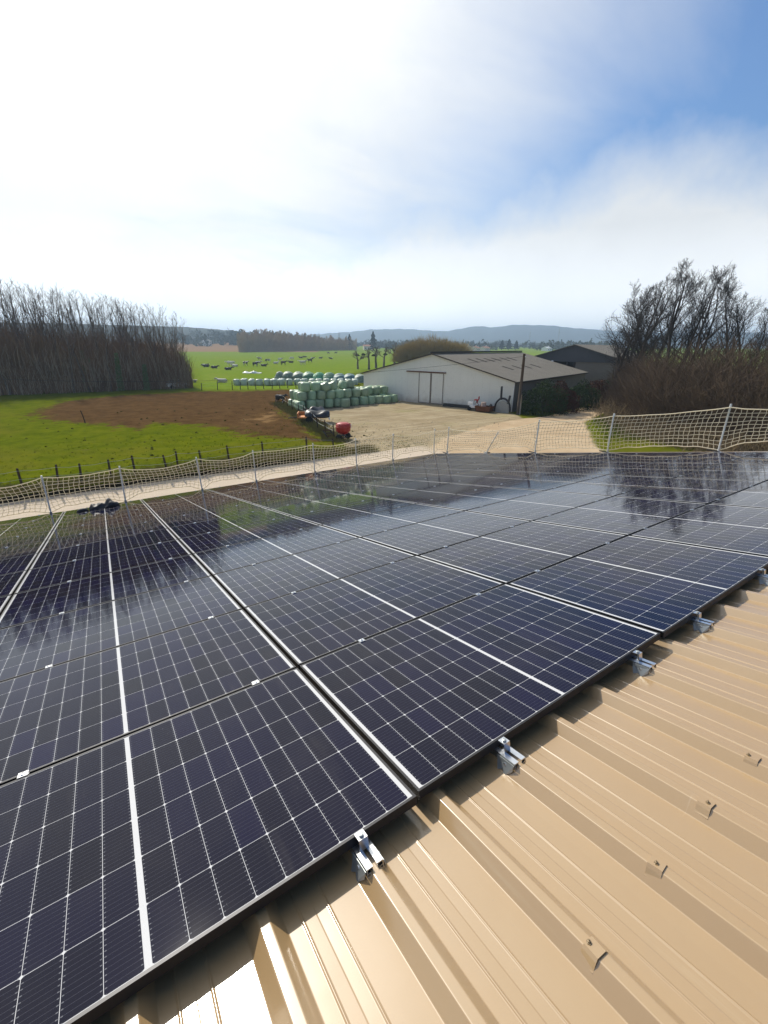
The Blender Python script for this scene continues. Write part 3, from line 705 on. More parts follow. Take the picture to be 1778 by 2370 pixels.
mr = _n('ShaderNodeMapRange'); mr.inputs[1].default_value = 1.9; mr.inputs[2].default_value = .75; tb.links.new(m1.outputs[0], mr.inputs[0])
seam = _n('ShaderNodeMath'); seam.operation = 'PINGPONG'; seam.inputs[1].default_value = .525; tb.links.new(sb.outputs[0], seam.inputs[0]); sm2 = _n('ShaderNodeMath'); sm2.operation = 'LESS_THAN'; sm2.inputs[1].default_value = .022; tb.links.new(seam.outputs[0], sm2.inputs[0])
sm3 = _n('ShaderNodeMath'); sm3.operation = 'MULTIPLY'; sm3.inputs[1].default_value = .10; tb.links.new(sm2.outputs[0], sm3.inputs[0]); dm_ = _n('ShaderNodeMath'); dm_.operation = 'MULTIPLY'; dm_.inputs[1].default_value = .55; tb.links.new(mr.outputs[0], dm_.inputs[0])
mxa = _n('ShaderNodeMix'); mxa.data_type = 'RGBA'; tb.links.new(sm3.outputs[0], mxa.inputs['Factor']); tb.links.new(lk_, mxa.inputs['A']); mxa.inputs['B'].default_value = (.30, .29, .26, 1)
mxb = _n('ShaderNodeMix'); mxb.data_type = 'RGBA'; tb.links.new(dm_.outputs[0], mxb.inputs['Factor']); tb.links.new(mxa.outputs['Result'], mxb.inputs['A']); mxb.inputs['B'].default_value = (.36, .27, .19, 1); tb.links.new(mxb.outputs['Result'], pb_.inputs['Base Color'])
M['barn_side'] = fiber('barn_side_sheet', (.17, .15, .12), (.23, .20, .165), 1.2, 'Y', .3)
M['fibre'] = fiber('fibre_cement', (.16, .145, .120), (.235, .215, .180), 1.9, 'Y', .8)
M['door_trim'] = plain('door_trim', (.20, .17, .14), .8, var=.3)
M['fibre_dark'] = plain('fibre_dark', (.065, .058, .05), .9, var=.3)
M['barn_dark'] = fiber('barn_dark_sheet', (.085, .085, .09), (.11, .11, .115), 1.5, 'X', .4)
half = gw * .5; ridge_x = float((onpl(935, 765, Rb, gn) - Rb) @ gd)
b = MB(); b.add([(0, 0, 0), (gw, 0, 0), (gw, 0, EH), (ridge_x, 0, AH), (0, 0, EH)] + [(x, sgn * .15, z) for x, z in ((0, 0), (gw, 0), (gw, EH), (ridge_x, AH), (0, EH))],
                [(0, 1, 2, 3, 4), (9, 8, 7, 6, 5)] + [(i, 5 + i, 5 + (i + 1) % 5, (i + 1) % 5) for i in range(5)])
wallf = b.build('gable_wall', M['barn_wall'], barn)
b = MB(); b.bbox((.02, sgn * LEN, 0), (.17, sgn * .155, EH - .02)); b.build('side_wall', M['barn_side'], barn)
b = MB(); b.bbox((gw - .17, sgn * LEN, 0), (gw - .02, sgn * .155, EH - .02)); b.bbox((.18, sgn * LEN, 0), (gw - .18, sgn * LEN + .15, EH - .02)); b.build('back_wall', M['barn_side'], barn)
def slope(x0, z0, x1, z1, y0, y1, th=.09):
    b = MB(); b.add([(x0, y0, z0), (x1, y0, z1), (x1, y1, z1), (x0, y1, z0), (x0, y0, z0 - th), (x1, y0, z1 - th), (x1, y1, z1 - th), (x0, y1, z0 - th)],
                    [(0, 1, 2, 3), (7, 6, 5, 4), (0, 4, 5, 1), (1, 5, 6, 2), (2, 6, 7, 3), (3, 7, 4, 0)]); return b
ov = .35; kz = (AH - EH) / ridge_x; kz2 = (AH - EH) / (gw - ridge_x)
rfR = slope(-ov, EH + .1 - ov * kz, ridge_x - .002, AH + .1, .3, sgn * LEN - .2).build('roof', M['fibre'], barn)
slope(gw + ov, EH + .1 - ov * kz2, ridge_x + .002, AH + .1, .3, sgn * LEN - .2).build('roof', M['fibre'], barn)
b = MB(); b.bbox((ridge_x - .22, sgn * LEN - .15, AH + .14), (ridge_x + .22, .32, AH + .34)); b.build('ridge_cap', M['fibre_dark'], barn)
for (x0, x1, z0, z1) in ((-ov, ridge_x, EH + .1 - ov * kz, AH + .1), (gw + ov, ridge_x, EH + .1 - ov * kz2, AH + .1)):
    b = MB(); b.add([(x0, .305, z0 - .12), (x1, .305, z1 - .12), (x1, .305, z1 + .02), (x0, .305, z0 + .02), (x0, .345, z0 - .12), (x1, .345, z1 - .12), (x1, .345, z1 + .02), (x0, .345, z0 + .02)],
                    [(0, 1, 2, 3), (7, 6, 5, 4), (0, 4, 5, 1), (3, 2, 6, 7), (0, 3, 7, 4), (1, 5, 6, 2)]); b.build('verge_board', M['fibre_dark'], barn)
# lichen-dark roof lights let into the near slope
for r_, ss in ((.62, (4.2, 6.6, 9.0, 11.4, 14.2, 16.8)), (.30, (7.2, 10.4, 13.6, 17.2))):
    for yy in ss:
        xa, xb = ridge_x * (r_ + .0), ridge_x * (r_ + .14); za, zb = EH + .1 + xa * kz + .012, EH + .1 + xb * kz + .012
        b = MB(); b.add([(xa, sgn * yy, za), (xb, sgn * yy, zb), (xb, sgn * (yy + .55), zb), (xa, sgn * (yy + .55), za)] + [(xa, sgn * yy, za + .02), (xb, sgn * yy, zb + .02), (xb, sgn * (yy + .55), zb + .02), (xa, sgn * (yy + .55), za + .02)],
                        [(3, 2, 1, 0), (4, 5, 6, 7), (0, 1, 5, 4), (1, 2, 6, 5), (2, 3, 7, 6), (3, 0, 4, 7)]); b.build('roof_light', M['fibre_dark'], rfR)
dr, dm, dl = [float((onpl(*q, Rb, gn) - Rb) @ gd) for q in ((958, 838), (931, 837), (905, 836))]
for a, c in ((dr, dm - .03), (dm + .03, dl)):
    d_ = MB(); d_.bbox((a, .02, .08), (c, .07, 4.05)); d_ = d_.build('sliding_door', M['barn_wall'], barn)
    b = MB(); b.bbox((a, .072, .08), (a + .09, .10, 4.05)); b.bbox((c - .09, .072, .08), (c, .10, 4.05)); b.bbox((a + .092, .072, .08), (c - .092, .10, .17)); b.build('door_edge', M['door_trim'], d_)
b = MB(); b.bbox((dr - .3, .02, 4.10), (dl + 2.1, .16, 4.24)); b.build('door_rail', M['rust'], barn)
b = MB(); b.tube([(-.44, .3, EH - .06), (-.44, sgn * LEN, EH - .06)], .085, 8); b.build('gutter', M['fibre_dark'], barn)
b = MB(); b.tube([(-.02, .09, EH - .15), (-.02, .09, .1)], .05, 8); b.build('downpipe', M['white_paint'], barn)
b = MB(); b.bbox((.8, .25, .0), (dr - .5, .75, .34)); b.bbox((.85, .3, .345), (dr - .55, .7, .36)); tag(b.build('feed_trough', M['black_iron'], None, Rb, (0, 0, math.atan2(gd[1], gd[0]))), 'long low black trough along the foot of the barn wall', 'trough')

# ------------------------------------------------------------------ dark open barn behind
P2 = Rb + dp * 31.5 - gd * 3.0
ap2, el2 = onpl(1243, 745, P2, gn), onpl(1158, 769, P2, gn)
hw2 = float((el2 - ap2) @ gd); zt2, ze2 = ap2[2] - GZ, el2[2] - GZ
o2 = ap2.copy(); o2[2] = GZ
barn2 = tag(empty('open_barn', o2, (0, 0, math.atan2(gd[1], gd[0]))), 'dark sheeted barn with an open bay behind the pale barn', 'barn')
zl2 = onpl(1300, 783, P2, gn)[2] - GZ
b = MB(); b.add([(-hw2, 0, zl2), (hw2, 0, min(zl2, ze2 - .05)), (hw2, 0, ze2), (0, 0, zt2), (-hw2, 0, ze2)] + [(x, sgn * .15, z) for x, z in ((-hw2, zl2), (hw2, min(zl2, ze2 - .05)), (hw2, ze2), (0, zt2), (-hw2, ze2))],
                [(0, 1, 2, 3, 4), (9, 8, 7, 6, 5)] + [(i, 5 + i, 5 + (i + 1) % 5, (i + 1) % 5) for i in range(5)]); b.build('gable_sheeting', M['barn_dark'], barn2)
k2 = (zt2 - ze2) / hw2
slope(hw2 + .4, ze2 + .1 - .4 * k2, .002, zt2 + .1, .35, sgn * 26).build('roof', M['fibre'], barn2)
slope(-hw2 - .4, ze2 + .1 - .4 * k2, -.002, zt2 + .1, .35, sgn * 26).build('roof', M['fibre'], barn2)
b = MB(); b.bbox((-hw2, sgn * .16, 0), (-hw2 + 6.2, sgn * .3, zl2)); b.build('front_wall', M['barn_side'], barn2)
b = MB(); b.bbox((-hw2, sgn * 26, 0), (hw2, sgn * 25.8, ze2)); b.bbox((hw2 - .2, sgn * 25.7, 0), (hw2, sgn * .4, ze2 - .1)); b.bbox((-hw2, sgn * 25.7, 0), (-hw2 + .2, sgn * .4, ze2 - .1)); b.build('rear_wall', M['fibre_dark'], barn2)
for x in (-hw2 + 6.4, 1.0, hw2 - .5):
    b = MB(); b.bbox((x - .12, sgn * .3, 0), (x + .12, sgn * .05, zl2)); b.build('steel_column', M['fibre_dark'], barn2)
b = MB(); b.lathe([(.02, .0), (.2, .02), (.26, .1), (.22, .2), (.05, .24)], 12, (hw2 * .52, .35, zl2 - .1), Matrix.Rotation(R(-70), 3, 'X')); b.build('barn_lamp', M['white_paint'], barn2)

# ------------------------------------------------------------------ utility pole and its wire
pb = at(1118, 896); ph = zat(pb, 764) - GZ
pole = tag(empty('utility_pole', pb), 'tall weathered wooden pole beside the barn corner', 'pole')
b = MB(); b.tube([(0, 0, -.1), (.03, 0, ph * .5), (.0, 0, ph)], [.19, .165, .135], 10); b.build('pole_shaft', M['pole_wood'], pole, smooth=True)
b = MB(); b.tube([(.12, -.12, -.1), (.13, -.13, 1.1), (.13, -.12, 2.3)], [.14, .13, .10], 8); b.build('footing_stub', plain('stub_concrete', (.30, .27, .22), .9), pole, smooth=True)
b = MB(); b.lathe([(.03, 0), (.06, .03), (.03, .06), (.06, .09), (.03, .12)], 8, (0, -.17, ph - .35)); b.build('insulator', M['white_paint'], pole)
e_ = np.array([-42.0, 88.0, 1.2]); s0 = np.array([pb[0], pb[1] - .17, GZ + ph - .25])
b = MB(); b.tube([s0 + (e_ - s0) * s_ - np.array([0, 0, 3.4 * 4 * s_ * (1 - s_)]) for s_ in np.linspace(0, 1, 40)], .013, 4)
tag(b.build('overhead_wire', M['black_iron']), 'thin sagging wire running from the wooden pole across the barn front', 'wire')

# ------------------------------------------------------------------ wrapped bales
def bale_mesh(name, mat, seed, lying=False):
    r_ = random.Random(seed); prof_ = [(.02, 0), (.46, .0), (.575, .05), (.62, .20), (.635, .60), (.62, 1.0), (.56, 1.15), (.44, 1.20), (.20, 1.215), (.02, 1.21)]
    b = MB(); k = 22; b.lathe(prof_, k, m=0)
    ph = [r_.random() * 6 for _ in range(4)]
    out = []
    for (x, y, z) in b.v:
        a = math.atan2(y, x); s_ = 1 + .025 * math.sin(3 * a + ph[0]) + .03 * math.sin(2 * a + ph[1] + z * 2) + .015 * math.sin(7 * a + ph[2])
        out.append((x * s_, y * s_, z + (.03 * math.sin(2 * a + ph[3]) if z > .9 else 0)))
    b.v = out
    return b.mesh(name, mat, smooth=True)
bal = [bale_mesh('wrapped_bale', M['bale'], s_) for s_ in range(4)]
balp = [bale_mesh('wrapped_bale', M['bale_pale'], s_) for s_ in range(3)]
bL, bR = at(654, 886), at(868, 868)
bd = (bR - bL)[:2]; blen = np.linalg.norm(bd); bd = bd / blen; bn = np.array([-bd[1], bd[0]]); bn = bn if bn[1] > 0 else -bn
NB = 12; bp = blen / (NB - .2)
def bale(i, r_, lay, label, dx=0, dz=0, tilt=(0, 0), sc=1.0):
    q = bL[:2] + bd * (i * bp + dx) + bn * (.55 + r_ * 1.28)
    o = link('wrapped_bale', random.choice(bal), None, (q[0] + random.gauss(0, .05), q[1] + random.gauss(0, .06), GZ + lay * 1.04 + dz), (tilt[0] + random.gauss(0, .035), tilt[1] + random.gauss(0, .035), random.uniform(0, 6.28)))
    o.scale = (sc * random.uniform(.95, 1.07), sc * random.uniform(.95, 1.07)) + (random.uniform(.85, .90),)
    tag(o, label, 'bale', 'green wrapped bales stacked beside the barn')
for i in range(NB): bale(i, 0, 0, 'green wrapped bale in the bottom front row of the stack, %s from the left' % nth(i + 1))
for i in range(NB): bale(i, 1, 0, 'green wrapped bale in the bottom middle row of the stack, %s from the left' % nth(i + 1), .2)
for i in range(NB): bale(i, 2, 0, 'green wrapped bale in the bottom rear row of the stack, %s from the left' % nth(i + 1), .35)
bale(4.55, -.72, 0, 'single green bale standing in front of the stack', 0, 0, (0, 0), .98)
for i in range(8): bale(i + .38, .25 + .1 * (i % 2), 1, 'green wrapped bale in the second layer front row, %s from the left' % nth(i + 1), random.uniform(-.08, .08))
for i in range(11): bale(i + .55, 1.3, 1, 'green wrapped bale in the second layer middle row, %s from the left' % nth(i + 1))
for i in range(11): bale(i + .6, 2.3, 1, 'green wrapped bale in the second layer rear row, %s from the left' % nth(i + 1))
for i, (x, rr, tl) in enumerate(((.9, .6, (0, 0)), (1.95, .62, (0, 0)), (3.1, .5, (.12, .42)), (4.25, .95, (.1, -.38)), (5.2, 1.1, (.32, .1)), (6.15, 1.1, (.15, -.35)))):
    bale(x, rr, 2, ['green bale topping the left end of the stack', 'upright green bale beside the topmost left bale', 'tilted green bale slumped to the right on top of the stack', 'green bale leaning left on top of the stack', 'green bale sagging forward on top of the stack', 'tilted green bale at the right end of the top layer'][i], 0, -.05 if i > 1 else 0, tl)
for i in range(3): bale(i + 1.2, 1.7, 2, 'green bale in the rear of the top layer, %s from the left' % nth(i + 1))
# long low row of pale wrapped bales behind the far fence
r0_, r1_ = at(510, 832), at(768, 831)
nrow = 17
for rr in range(2):
    for i in range(nrow):
        q = r0_ + (r1_ - r0_) * (i / (nrow - 1)); dv_ = (r1_ - r0_)[:2]; nn = np.array([-dv_[1], dv_[0]]) / np.linalg.norm(dv_); nn = nn if nn[1] > 0 else -nn
        q = q[:2] + nn * (rr * 1.4)
        o = link('wrapped_bale', random.choice(balp), None, (q[0] + random.gauss(0, .08), q[1] + random.gauss(0, .1), GZ), (0, 0, random.uniform(0, 6)))
        s_ = random.uniform(.92, 1.08); o.scale = (s_, s_, random.uniform(.85, 1.0))
        tag(o, 'pale wrapped bale, long row beyond the fence, %s line, %s from the left' % (('front', 'back')[rr], nth(i + 1)), 'bale', 'pale wrapped bales in the long row')
# netted silage heap
h0, h1 = at(592, 822), at(790, 826); hd = h1 - h0; hl_ = float(np.linalg.norm(hd)); hz_ = math.atan2(hd[1], hd[0])
heap = tag(empty('silage_heap', h0, (0, 0, hz_)), 'long silage heap under green and teal netting behind the bale row', 'silage heap')
nseg = 9; cols = ['net_grey', 'net_grey', 'net_grey', 'net_green', 'net_bright', 'net_green', 'net_teal', 'net_teal', 'net_grey']
for i in range(nseg):
    a0, a1 = i * hl_ / nseg, (i + 1) * hl_ / nseg
    hh = 2.15 - .06 * i + random.uniform(-.1, .1); ph = random.random() * 6
    def hf(a, s_, a0=a0, a1=a1, hh=hh, ph=ph, i=i):
        e = (math.sin(math.pi * (.06 + .88 * s_))) ** .22
        if i == 0: e *= min(1, (.25 + s_ * 1.4))
        return (a0 + (a1 - a0) * (s_ * 1.06 - .03), math.cos(a) * 1.9 * e * (1 + .06 * math.sin(4 * a + ph)), max(0, math.sin(a)) ** .8 * hh * e * (1 + .07 * math.sin(5 * a + 6 * s_ + ph)) + .01)
    b = MB(); b.add(*blob(24, 9, hf)); b.build('net_cover', M[cols[i]], heap, smooth=True)
q = gpt(545, 806)
b = MB(); b.add(*blob(22, 14, lambda a, s_: ((s_ - .5) * 5.2, math.cos(a) * 1.0 * math.sin(math.pi * (.05 + .9 * s_)) ** .5, max(0, math.sin(a)) * (.42 + .22 * math.sin(13 * s_) + .12 * math.sin(4 * a + 9 * s_)) * math.sin(math.pi * (.05 + .9 * s_)) ** .5 + .02)))
tag(b.build('plastic_sheet', M['white_sheet'], None, q, (0, 0, -.6)), 'crumpled white plastic sheet lying on the grass by the heap', 'plastic sheet')

# ------------------------------------------------------------------ cattle
def cow_mats(seed, pied):
    t = NT('cow_hide'); co = t.coord('Object'); mp_ = t.n('ShaderNodeMapping'); t.l(co, mp_.inputs[0]); mp_.inputs['Location'].default_value = (seed * 3.1, seed * 1.7, 0)
    f = t.n_ramp(t.noise(mp_.outputs[0], 1.5, 2, .4), .5 - .18 * pied, .53 - .18 * pied); return t.fin(t.mix(f, (.022, .018, .016), (.62, .58, .52)), .8)
def cow_mesh(name, mat, lying=False, graze=False):
    b = MB(); L0 = .62 if not lying else 0
    def body(a, s_):
        x = -.78 + 1.56 * s_; e = max(math.sin(math.pi * (.05 + .9 * s_)), .02) ** .42
        wd = .30 * e * (1 + .10 * math.sin(math.pi * s_)); dz = .36 * e * (1 + .08 * math.cos(math.pi * 2 * s_))
        cz = .98 - (.56 if lying else 0) + .03 * math.cos(2 * math.pi * s_)
        return (x, math.cos(a) * wd, cz + math.sin(a) * dz * (1.0 if math.sin(a) < 0 else .92))
    b.add(*blob(14, 12, body))
    z0 = -.56 if lying else 0
    hz0 = .95 + z0; neck = [(.62, 0, 1.05 + z0), (.92, 0, 1.18 + z0), (1.10, 0, 1.30 + z0)] if not graze else [(.62, 0, 1.02), (.92, 0, .78), (1.08, 0, .48)]
    b.tube(neck, [.24, .17, .12], 9)
    h_ = Vector(neck[-1]); d_ = Vector((.42, 0, -.16)) if not graze else Vector((.20, 0, -.36))
    b.tube([h_ - d_ * .15, h_ + d_ * .25, h_ + d_ * .75, h_ + d_], [.10, .125, .09, .065], 9)
    for s_ in (-1, 1):
        b.tube([h_ + Vector((-.02, s_ * .08, .06)), h_ + Vector((-.05, s_ * .22, .06))], [.05, .025], 5)
        b.tube([h_ + Vector((0, s_ * .05, .10)), h_ + Vector((.03, s_ * .11, .2))], [.025, .008], 5)
    if not lying:
        for s_ in (-1, 1):
            b.tube([(.55, s_ * .17, .85), (.57, s_ * .17, .45), (.55, s_ * .17, .40), (.56, s_ * .17, .08), (.58, s_ * .17, 0)], [.13, .07, .06, .045, .06], 7)
            b.tube([(-.58, s_ * .17, .95), (-.50, s_ * .18, .66), (-.68, s_ * .18, .42), (-.66, s_ * .18, .10), (-.62, s_ * .18, 0)], [.20, .13, .065, .048, .06], 7)
        b.tube([(-.42, 0, .66), (-.30, 0, .56), (-.15, 0, .62)], [.10, .14, .08], 8)
    else:
        for s_ in (-1, 1):
            b.tube([(.5, s_ * .24, .22), (.82, s_ * .28, .08), (.55, s_ * .34, .06)], [.10, .06, .05], 6); b.tube([(-.5, s_ * .28, .25), (-.15, s_ * .38, .12), (-.45, s_ * .44, .06)], [.15, .08, .05], 6)
    b.tube([(-.76, 0, 1.15 + z0), (-.88, 0, .95 + z0), (-.86, 0, .50 + max(z0, -.4))], [.035, .025, .035], 5)
    return b.mesh(name, mat, smooth=True)
mats_ = [cow_mats(1, 0), cow_mats(2, 1.15), cow_mats(3, -.9)]; desc = ['black and white', 'mostly white', 'nearly black']
CM = {(m_, k_): cow_mesh('cow', mats_[m_], k_ == 'lying', k_ == 'grazing') for m_ in range(3) for k_ in ('standing', 'lying', 'grazing')}
cz = [(320, 640, 0, 'lying'), (345, 650, 2, 'lying'), (450, 668, 2, 'lying'), (640, 690, 2, 'lying'), (665, 632, 1, 'standing'), (700, 625, 1, 'standing'), (740, 645, 1, 'lying'), (880, 628, 0, 'standing'), (1075, 556, 0, 'standing'), (1190, 585, 0, 'grazing'), (1015, 640, 2, 'standing'), (1055, 626, 1, 'standing'), (1130, 640, 2, 'lying'), (1292, 605, 1, 'lying'), (1355, 570, 1, 'standing'), (1400, 622, 2, 'standing'), (1505, 592, 2, 'lying'), (1515, 552, 1, 'grazing'), (1640, 526, 2, 'lying'), (1655, 615, 1, 'standing'), (565, 862, 1, 'lying')]
cows = [((420 + a * .1688) / SC, (740 + c * .1688) / SC, m_, k_) for a, c, m_, k_ in cz]
cows += [((420 + a * .3617) / SC, (700 + c * .3617) / SC, m_, k_) for a, c, m_, k_ in ((782, 397, 1, 'standing'), (765, 357, 2, 'lying'), (792, 352, 2, 'lying'), (838, 361, 0, 'lying'), (824, 384, 2, 'standing'), (890, 359, 2, 'lying'), (958, 362, 0, 'lying'), (941, 333, 2, 'standing'), (988, 332, 2, 'standing'))]
cows.sort()
for i, (x, y, m_, k_) in enumerate(cows):
    p = at(x, y); p[2] = float(height(p[0], p[1]))
    o = link('cow', CM[(m_, k_)], None, p, (0, 0, random.uniform(-.7, .7) + random.choice((0, math.pi)) - .5)); o.scale = (1.22,) * 3
    tag(o, '%s cow %s in the far green pasture, %s from the left' % (desc[m_], k_, nth(i + 1)), 'cow', 'cattle in the far pasture')
p = gpt(606, 871)
o = link('calf', cow_mesh('calf', cow_mats(5, -.55)), None, p, (0, 0, R(-62))); o.scale = (.95,) * 3
tag(o, 'dark young cow standing on the mud left of the green bales', 'cow')

# ------------------------------------------------------------------ machinery
def wheel(parent, loc, r_, wd, ax=0.0):
    o = MB(); Mz = Matrix.Rotation(ax, 3, 'Z') @ Matrix.Rotation(math.pi / 2, 3, 'Y')
    o.lathe([(r_ * .55, -wd / 2), (r_ * .93, -wd / 2), (r_, -wd * .3), (r_, wd * .3), (r_ * .93, wd / 2), (r_ * .55, wd / 2)], 20, (0, 0, 0), Mz); t_ = o.build('wheel', M['rubber'], parent, loc)
    b = MB(); b.lathe([(r_ * .54, -wd * .3), (r_ * .2, -wd * .12), (r_ * .2, wd * .12), (r_ * .54, wd * .3)], 14, (0, 0, 0), Mz); b.build('rim', M['galv'], t_); return t_
q = gpt(742, 949)
sp_ = tag(empty('fertiliser_spreader', q, (0, 0, R(25))), 'red round-hopper spreader parked behind the net by the fence end', 'farm machine')
b = MB(); b.lathe([(.25, .55), (.50, .68), (.70, .92), (.74, 1.25), (.70, 1.50), (.60, 1.62), (.40, 1.70), (.05, 1.72)], 18); b.build('hopper', M['red_paint'], sp_)
b = MB(); b.lathe([(.745, 1.27), (.77, 1.28), (.77, 1.33), (.735, 1.34)], 18); b.build('hopper_rim', M['red_paint'], sp_)
b = MB()
for k in range(6):
    a = k * math.pi / 3; b.box((.66 * math.cos(a), .66 * math.sin(a), 1.60), (.16, .07, .07), 0, Matrix.Rotation(a, 3, 'Z'))
b.build('hopper_lug', M['red_paint'], sp_)
b = MB(); b.tube([(-.7, -.45, .35), (.7, -.45, .35)], .05, 6); b.tube([(-.7, .45, .35), (.7, .45, .35)], .05, 6); b.tube([(-.6, -.45, .35), (-.3, -.2, 1.0)], .04, 6); b.tube([(.6, -.45, .35), (.3, -.2, 1.0)], .04, 6); b.tube([(.6, .45, .35), (.3, .2, 1.0)], .04, 6); b.tube([(-.6, .45, .35), (-.3, .2, 1.0)], .04, 6); b.tube([(0, -.45, .35), (0, -1.1, .45)], .05, 6); b.lathe([(.3, .42), (.3, .46)], 14); b.build('chassis', M['black_iron'], sp_)
wheel(sp_, (.72, 0, .33), .33, .17); wheel(sp_, (-.72, 0, .33), .33, .17)
b = MB(); b.box((.78, -.25, 1.28), (.05, .3, .4)); b.build('side_plate', M['white_paint'], sp_)
q = gpt(716, 945)
sp_.scale = (.86,) * 3
rk = tag(empty('harrow_rack', q, (R(52), R(8), R(38))), 'dark slatted steel rack tilted up beside the red spreader', 'farm machine')
b = MB(); b.tube([(-.7, -.8, 0), (-.7, .8, 0)], .05, 5); b.tube([(.7, -.8, 0), (.7, .8, 0)], .05, 5); b.build('side_rail', M['black_iron'], rk)
for k in range(6):
    b = MB(); b.box((0, -.75 + k * .3, .06), (1.5, .07, .05)); b.build('slat', M['rust'] if k % 2 else M['pole_wood'], rk)
b = MB(); b.tube([(-.68, -.75, -.02), (-.5, -.7, -1.05)], .035, 5); b.tube([(.68, -.75, -.02), (.6, -.7, -1.05)], .035, 5); b.build('support_leg', M['black_iron'], rk)
q = gpt(676, 912)
tr = tag(empty('covered_trailer', q, (0, 0, R(-28))), 'low orange trailer half covered by a black sheet beside the fence', 'trailer')
b = MB(); b.bbox((-1.5, -.8, .5), (1.3, .8, .62)); b.bbox((-1.5, -.82, .625), (-1.42, .82, 1.0)); b.bbox((-1.42, .76, .625), (1.3, .82, .95)); b.build('trailer_bed', M['orange_paint'], tr)
def sheet(a, s_):
    e = math.sin(math.pi * (.04 + .92 * s_)) ** .3
    return (-.75 + 2.5 * s_, math.cos(a) * (.98 + .08 * math.sin(9 * s_)) * e, max(-.15, math.sin(a)) * (.62 + .16 * math.sin(7 * s_ + 1) + .07 * math.sin(5 * a + 12 * s_)) * e + .62)
b = MB(); b.add(*blob(26, 16, sheet)); b.build('black_cover', M['tarp_black'], tr, smooth=True)
b = MB(); b.box((1.62, .1, .55), (.06, 1.5, .62), 0, Matrix.Rotation(R(-24), 3, 'Y')); b.build('tail_board', M['white_paint'], tr)
b = MB(); b.tube([(-1.5, 0, .5), (-2.5, 0, .42)], .05, 6); b.build('drawbar', M['black_iron'], tr)
wheel(tr, (-.3, -.9, .36), .36, .2, math.pi / 2); wheel(tr, (-.3, .9, .36), .36, .2, math.pi / 2)
q = gpt(684, 893)
b = MB(); b.add(*blob(24, 14, lambda a, s_: ((s_ - .5) * 2.6, math.cos(a) * .75 * math.sin(math.pi * (.05 + .9 * s_)) ** .4, max(0, math.sin(a)) * (.78 + .15 * math.sin(8 * s_) + .08 * math.sin(5 * a)) * math.sin(math.pi * (.05 + .9 * s_)) ** .45 + .01)))
tag(b.build('tarpaulin_pile', M['tarp_black'], None, q, (0, 0, .4), smooth=True), 'heap under a dark tarpaulin at the foot of the bale stack', 'tarpaulin')
# odds and ends by the barn corner
brot = math.atan2(gd[1], gd[0])
q = gpt(1024, 886)
o = tag(empty('old_mower', q, (0, 0, brot + .3)), 'white ride-on mower with red seat among the scrap', 'mower')
b = MB(); b.bbox((-.75, -.42, .30), (.55, .42, .62)); b.bbox((.12, -.36, .622), (.78, .36, 1.02)); b.bbox((-.8, -.35, .622), (-.3, .35, .9)); b.build('mower_body', M['white_paint'], o, bevel=.05)
b = MB(); b.bbox((-.5, -.26, 1.22), (.05, .26, 1.34)); b.bbox((-.55, -.26, 1.345), (-.45, .26, 1.7)); b.bbox((-.4, -.1, .905), (-.2, .1, 1.215)); b.build('seat', M['red_paint'], o, bevel=.03)
b = MB(); b.tube([(.1, 0, 1.0), (-.1, 0, 1.3)], .02, 6); b.lathe([(.16, 0), (.18, .015), (.16, .03)], 14, (-.12, 0, 1.32)); b.build('steering_wheel', M['black_iron'], o)
for x, y_, r_ in ((.55, .46, .24), (.55, -.46, .24), (-.5, .5, .32), (-.5, -.5, .32)): wheel(o, (x, y_, r_), r_, .2, math.pi / 2)
q = gpt(1046, 889)
o = tag(empty('rusty_bin', q, (0, 0, brot)), 'brown rusty bin piled with scrap next to the mower', 'bin')
b = MB(); b.add([(-.85, -.5, .12), (.85, -.5, .12), (.85, .5, .12), (-.85, .5, .12), (-1.05, -.62, .75), (1.05, -.62, .75), (1.05, .62, .75), (-1.05, .62, .75), (-.8, -.45, .2), (.8, -.45, .2), (.8, .45, .2), (-.8, .45, .2), (-.97, -.55, .75), (.97, -.55, .75), (.97, .55, .75), (-.97, .55, .75)],
    [(3, 2, 1, 0), (0, 1, 5, 4), (1, 2, 6, 5), (2, 3, 7, 6), (3, 0, 4, 7), (4, 5, 13, 12), (5, 6, 14, 13), (6, 7, 15, 14), (7, 4, 12, 15), (8, 9, 10, 11), (12, 13, 9, 8), (13, 14, 10, 9), (14, 15, 11, 10), (15, 12, 8, 11)]); b.build('bin_body', M['rust'], o)
b = MB(); b.lathe([(.3, .3), (.32, .7), (.3, 1.15), (.27, 1.2)], 14, (.15, 0, 0)); b.build('drum', plain('pale_drum', (.42, .33, .28), .7), o)
b = MB(); b.tube([(-.5, 0, .4), (-.9, .2, 1.05)], .06, 6); b.tube([(-.2, -.2, .4), (-.6, -.3, .95)], .05, 6); b.tube([(.5, .1, .4), (1.0, .3, 1.3)], .04, 6); b.build('scrap_bar', M['black_iron'], o)
q = gpt(1084, 891)
o = tag(empty('loader_frame', q, (0, 0, brot)), 'black arched loader frame holding a grey panel, leaning by the barn corner', 'loader frame')
b = MB(); b.tube([(1.0 * math.cos(a), 0, .12 + 1.55 * math.sin(a) ** .8) for a in np.linspace(.02, math.pi - .02, 15)], .12, 8); b.build('arch', M['black_iron'], o)
b = MB(); b.tube([(.25, .05, 1.5), (.3, .05, 3.05)], [.14, .13], 8); b.tube([(-.7, .05, 1.1), (-.85, .05, 2.05)], [.13, .13], 8); b.build('lift_arm', M['black_iron'], o)
b = MB(); b.prism([(x, z) for x, z in [(-.85, 0), (.85, 0), (.82, .7), (.5, 1.25), (0, 1.42), (-.5, 1.25), (-.82, .7)]], -.03, .03, 0, Matrix(((1, 0, 0), (0, 0, 1), (0, 1, 0)))); b.build('panel', M['grey_sheet'], o)
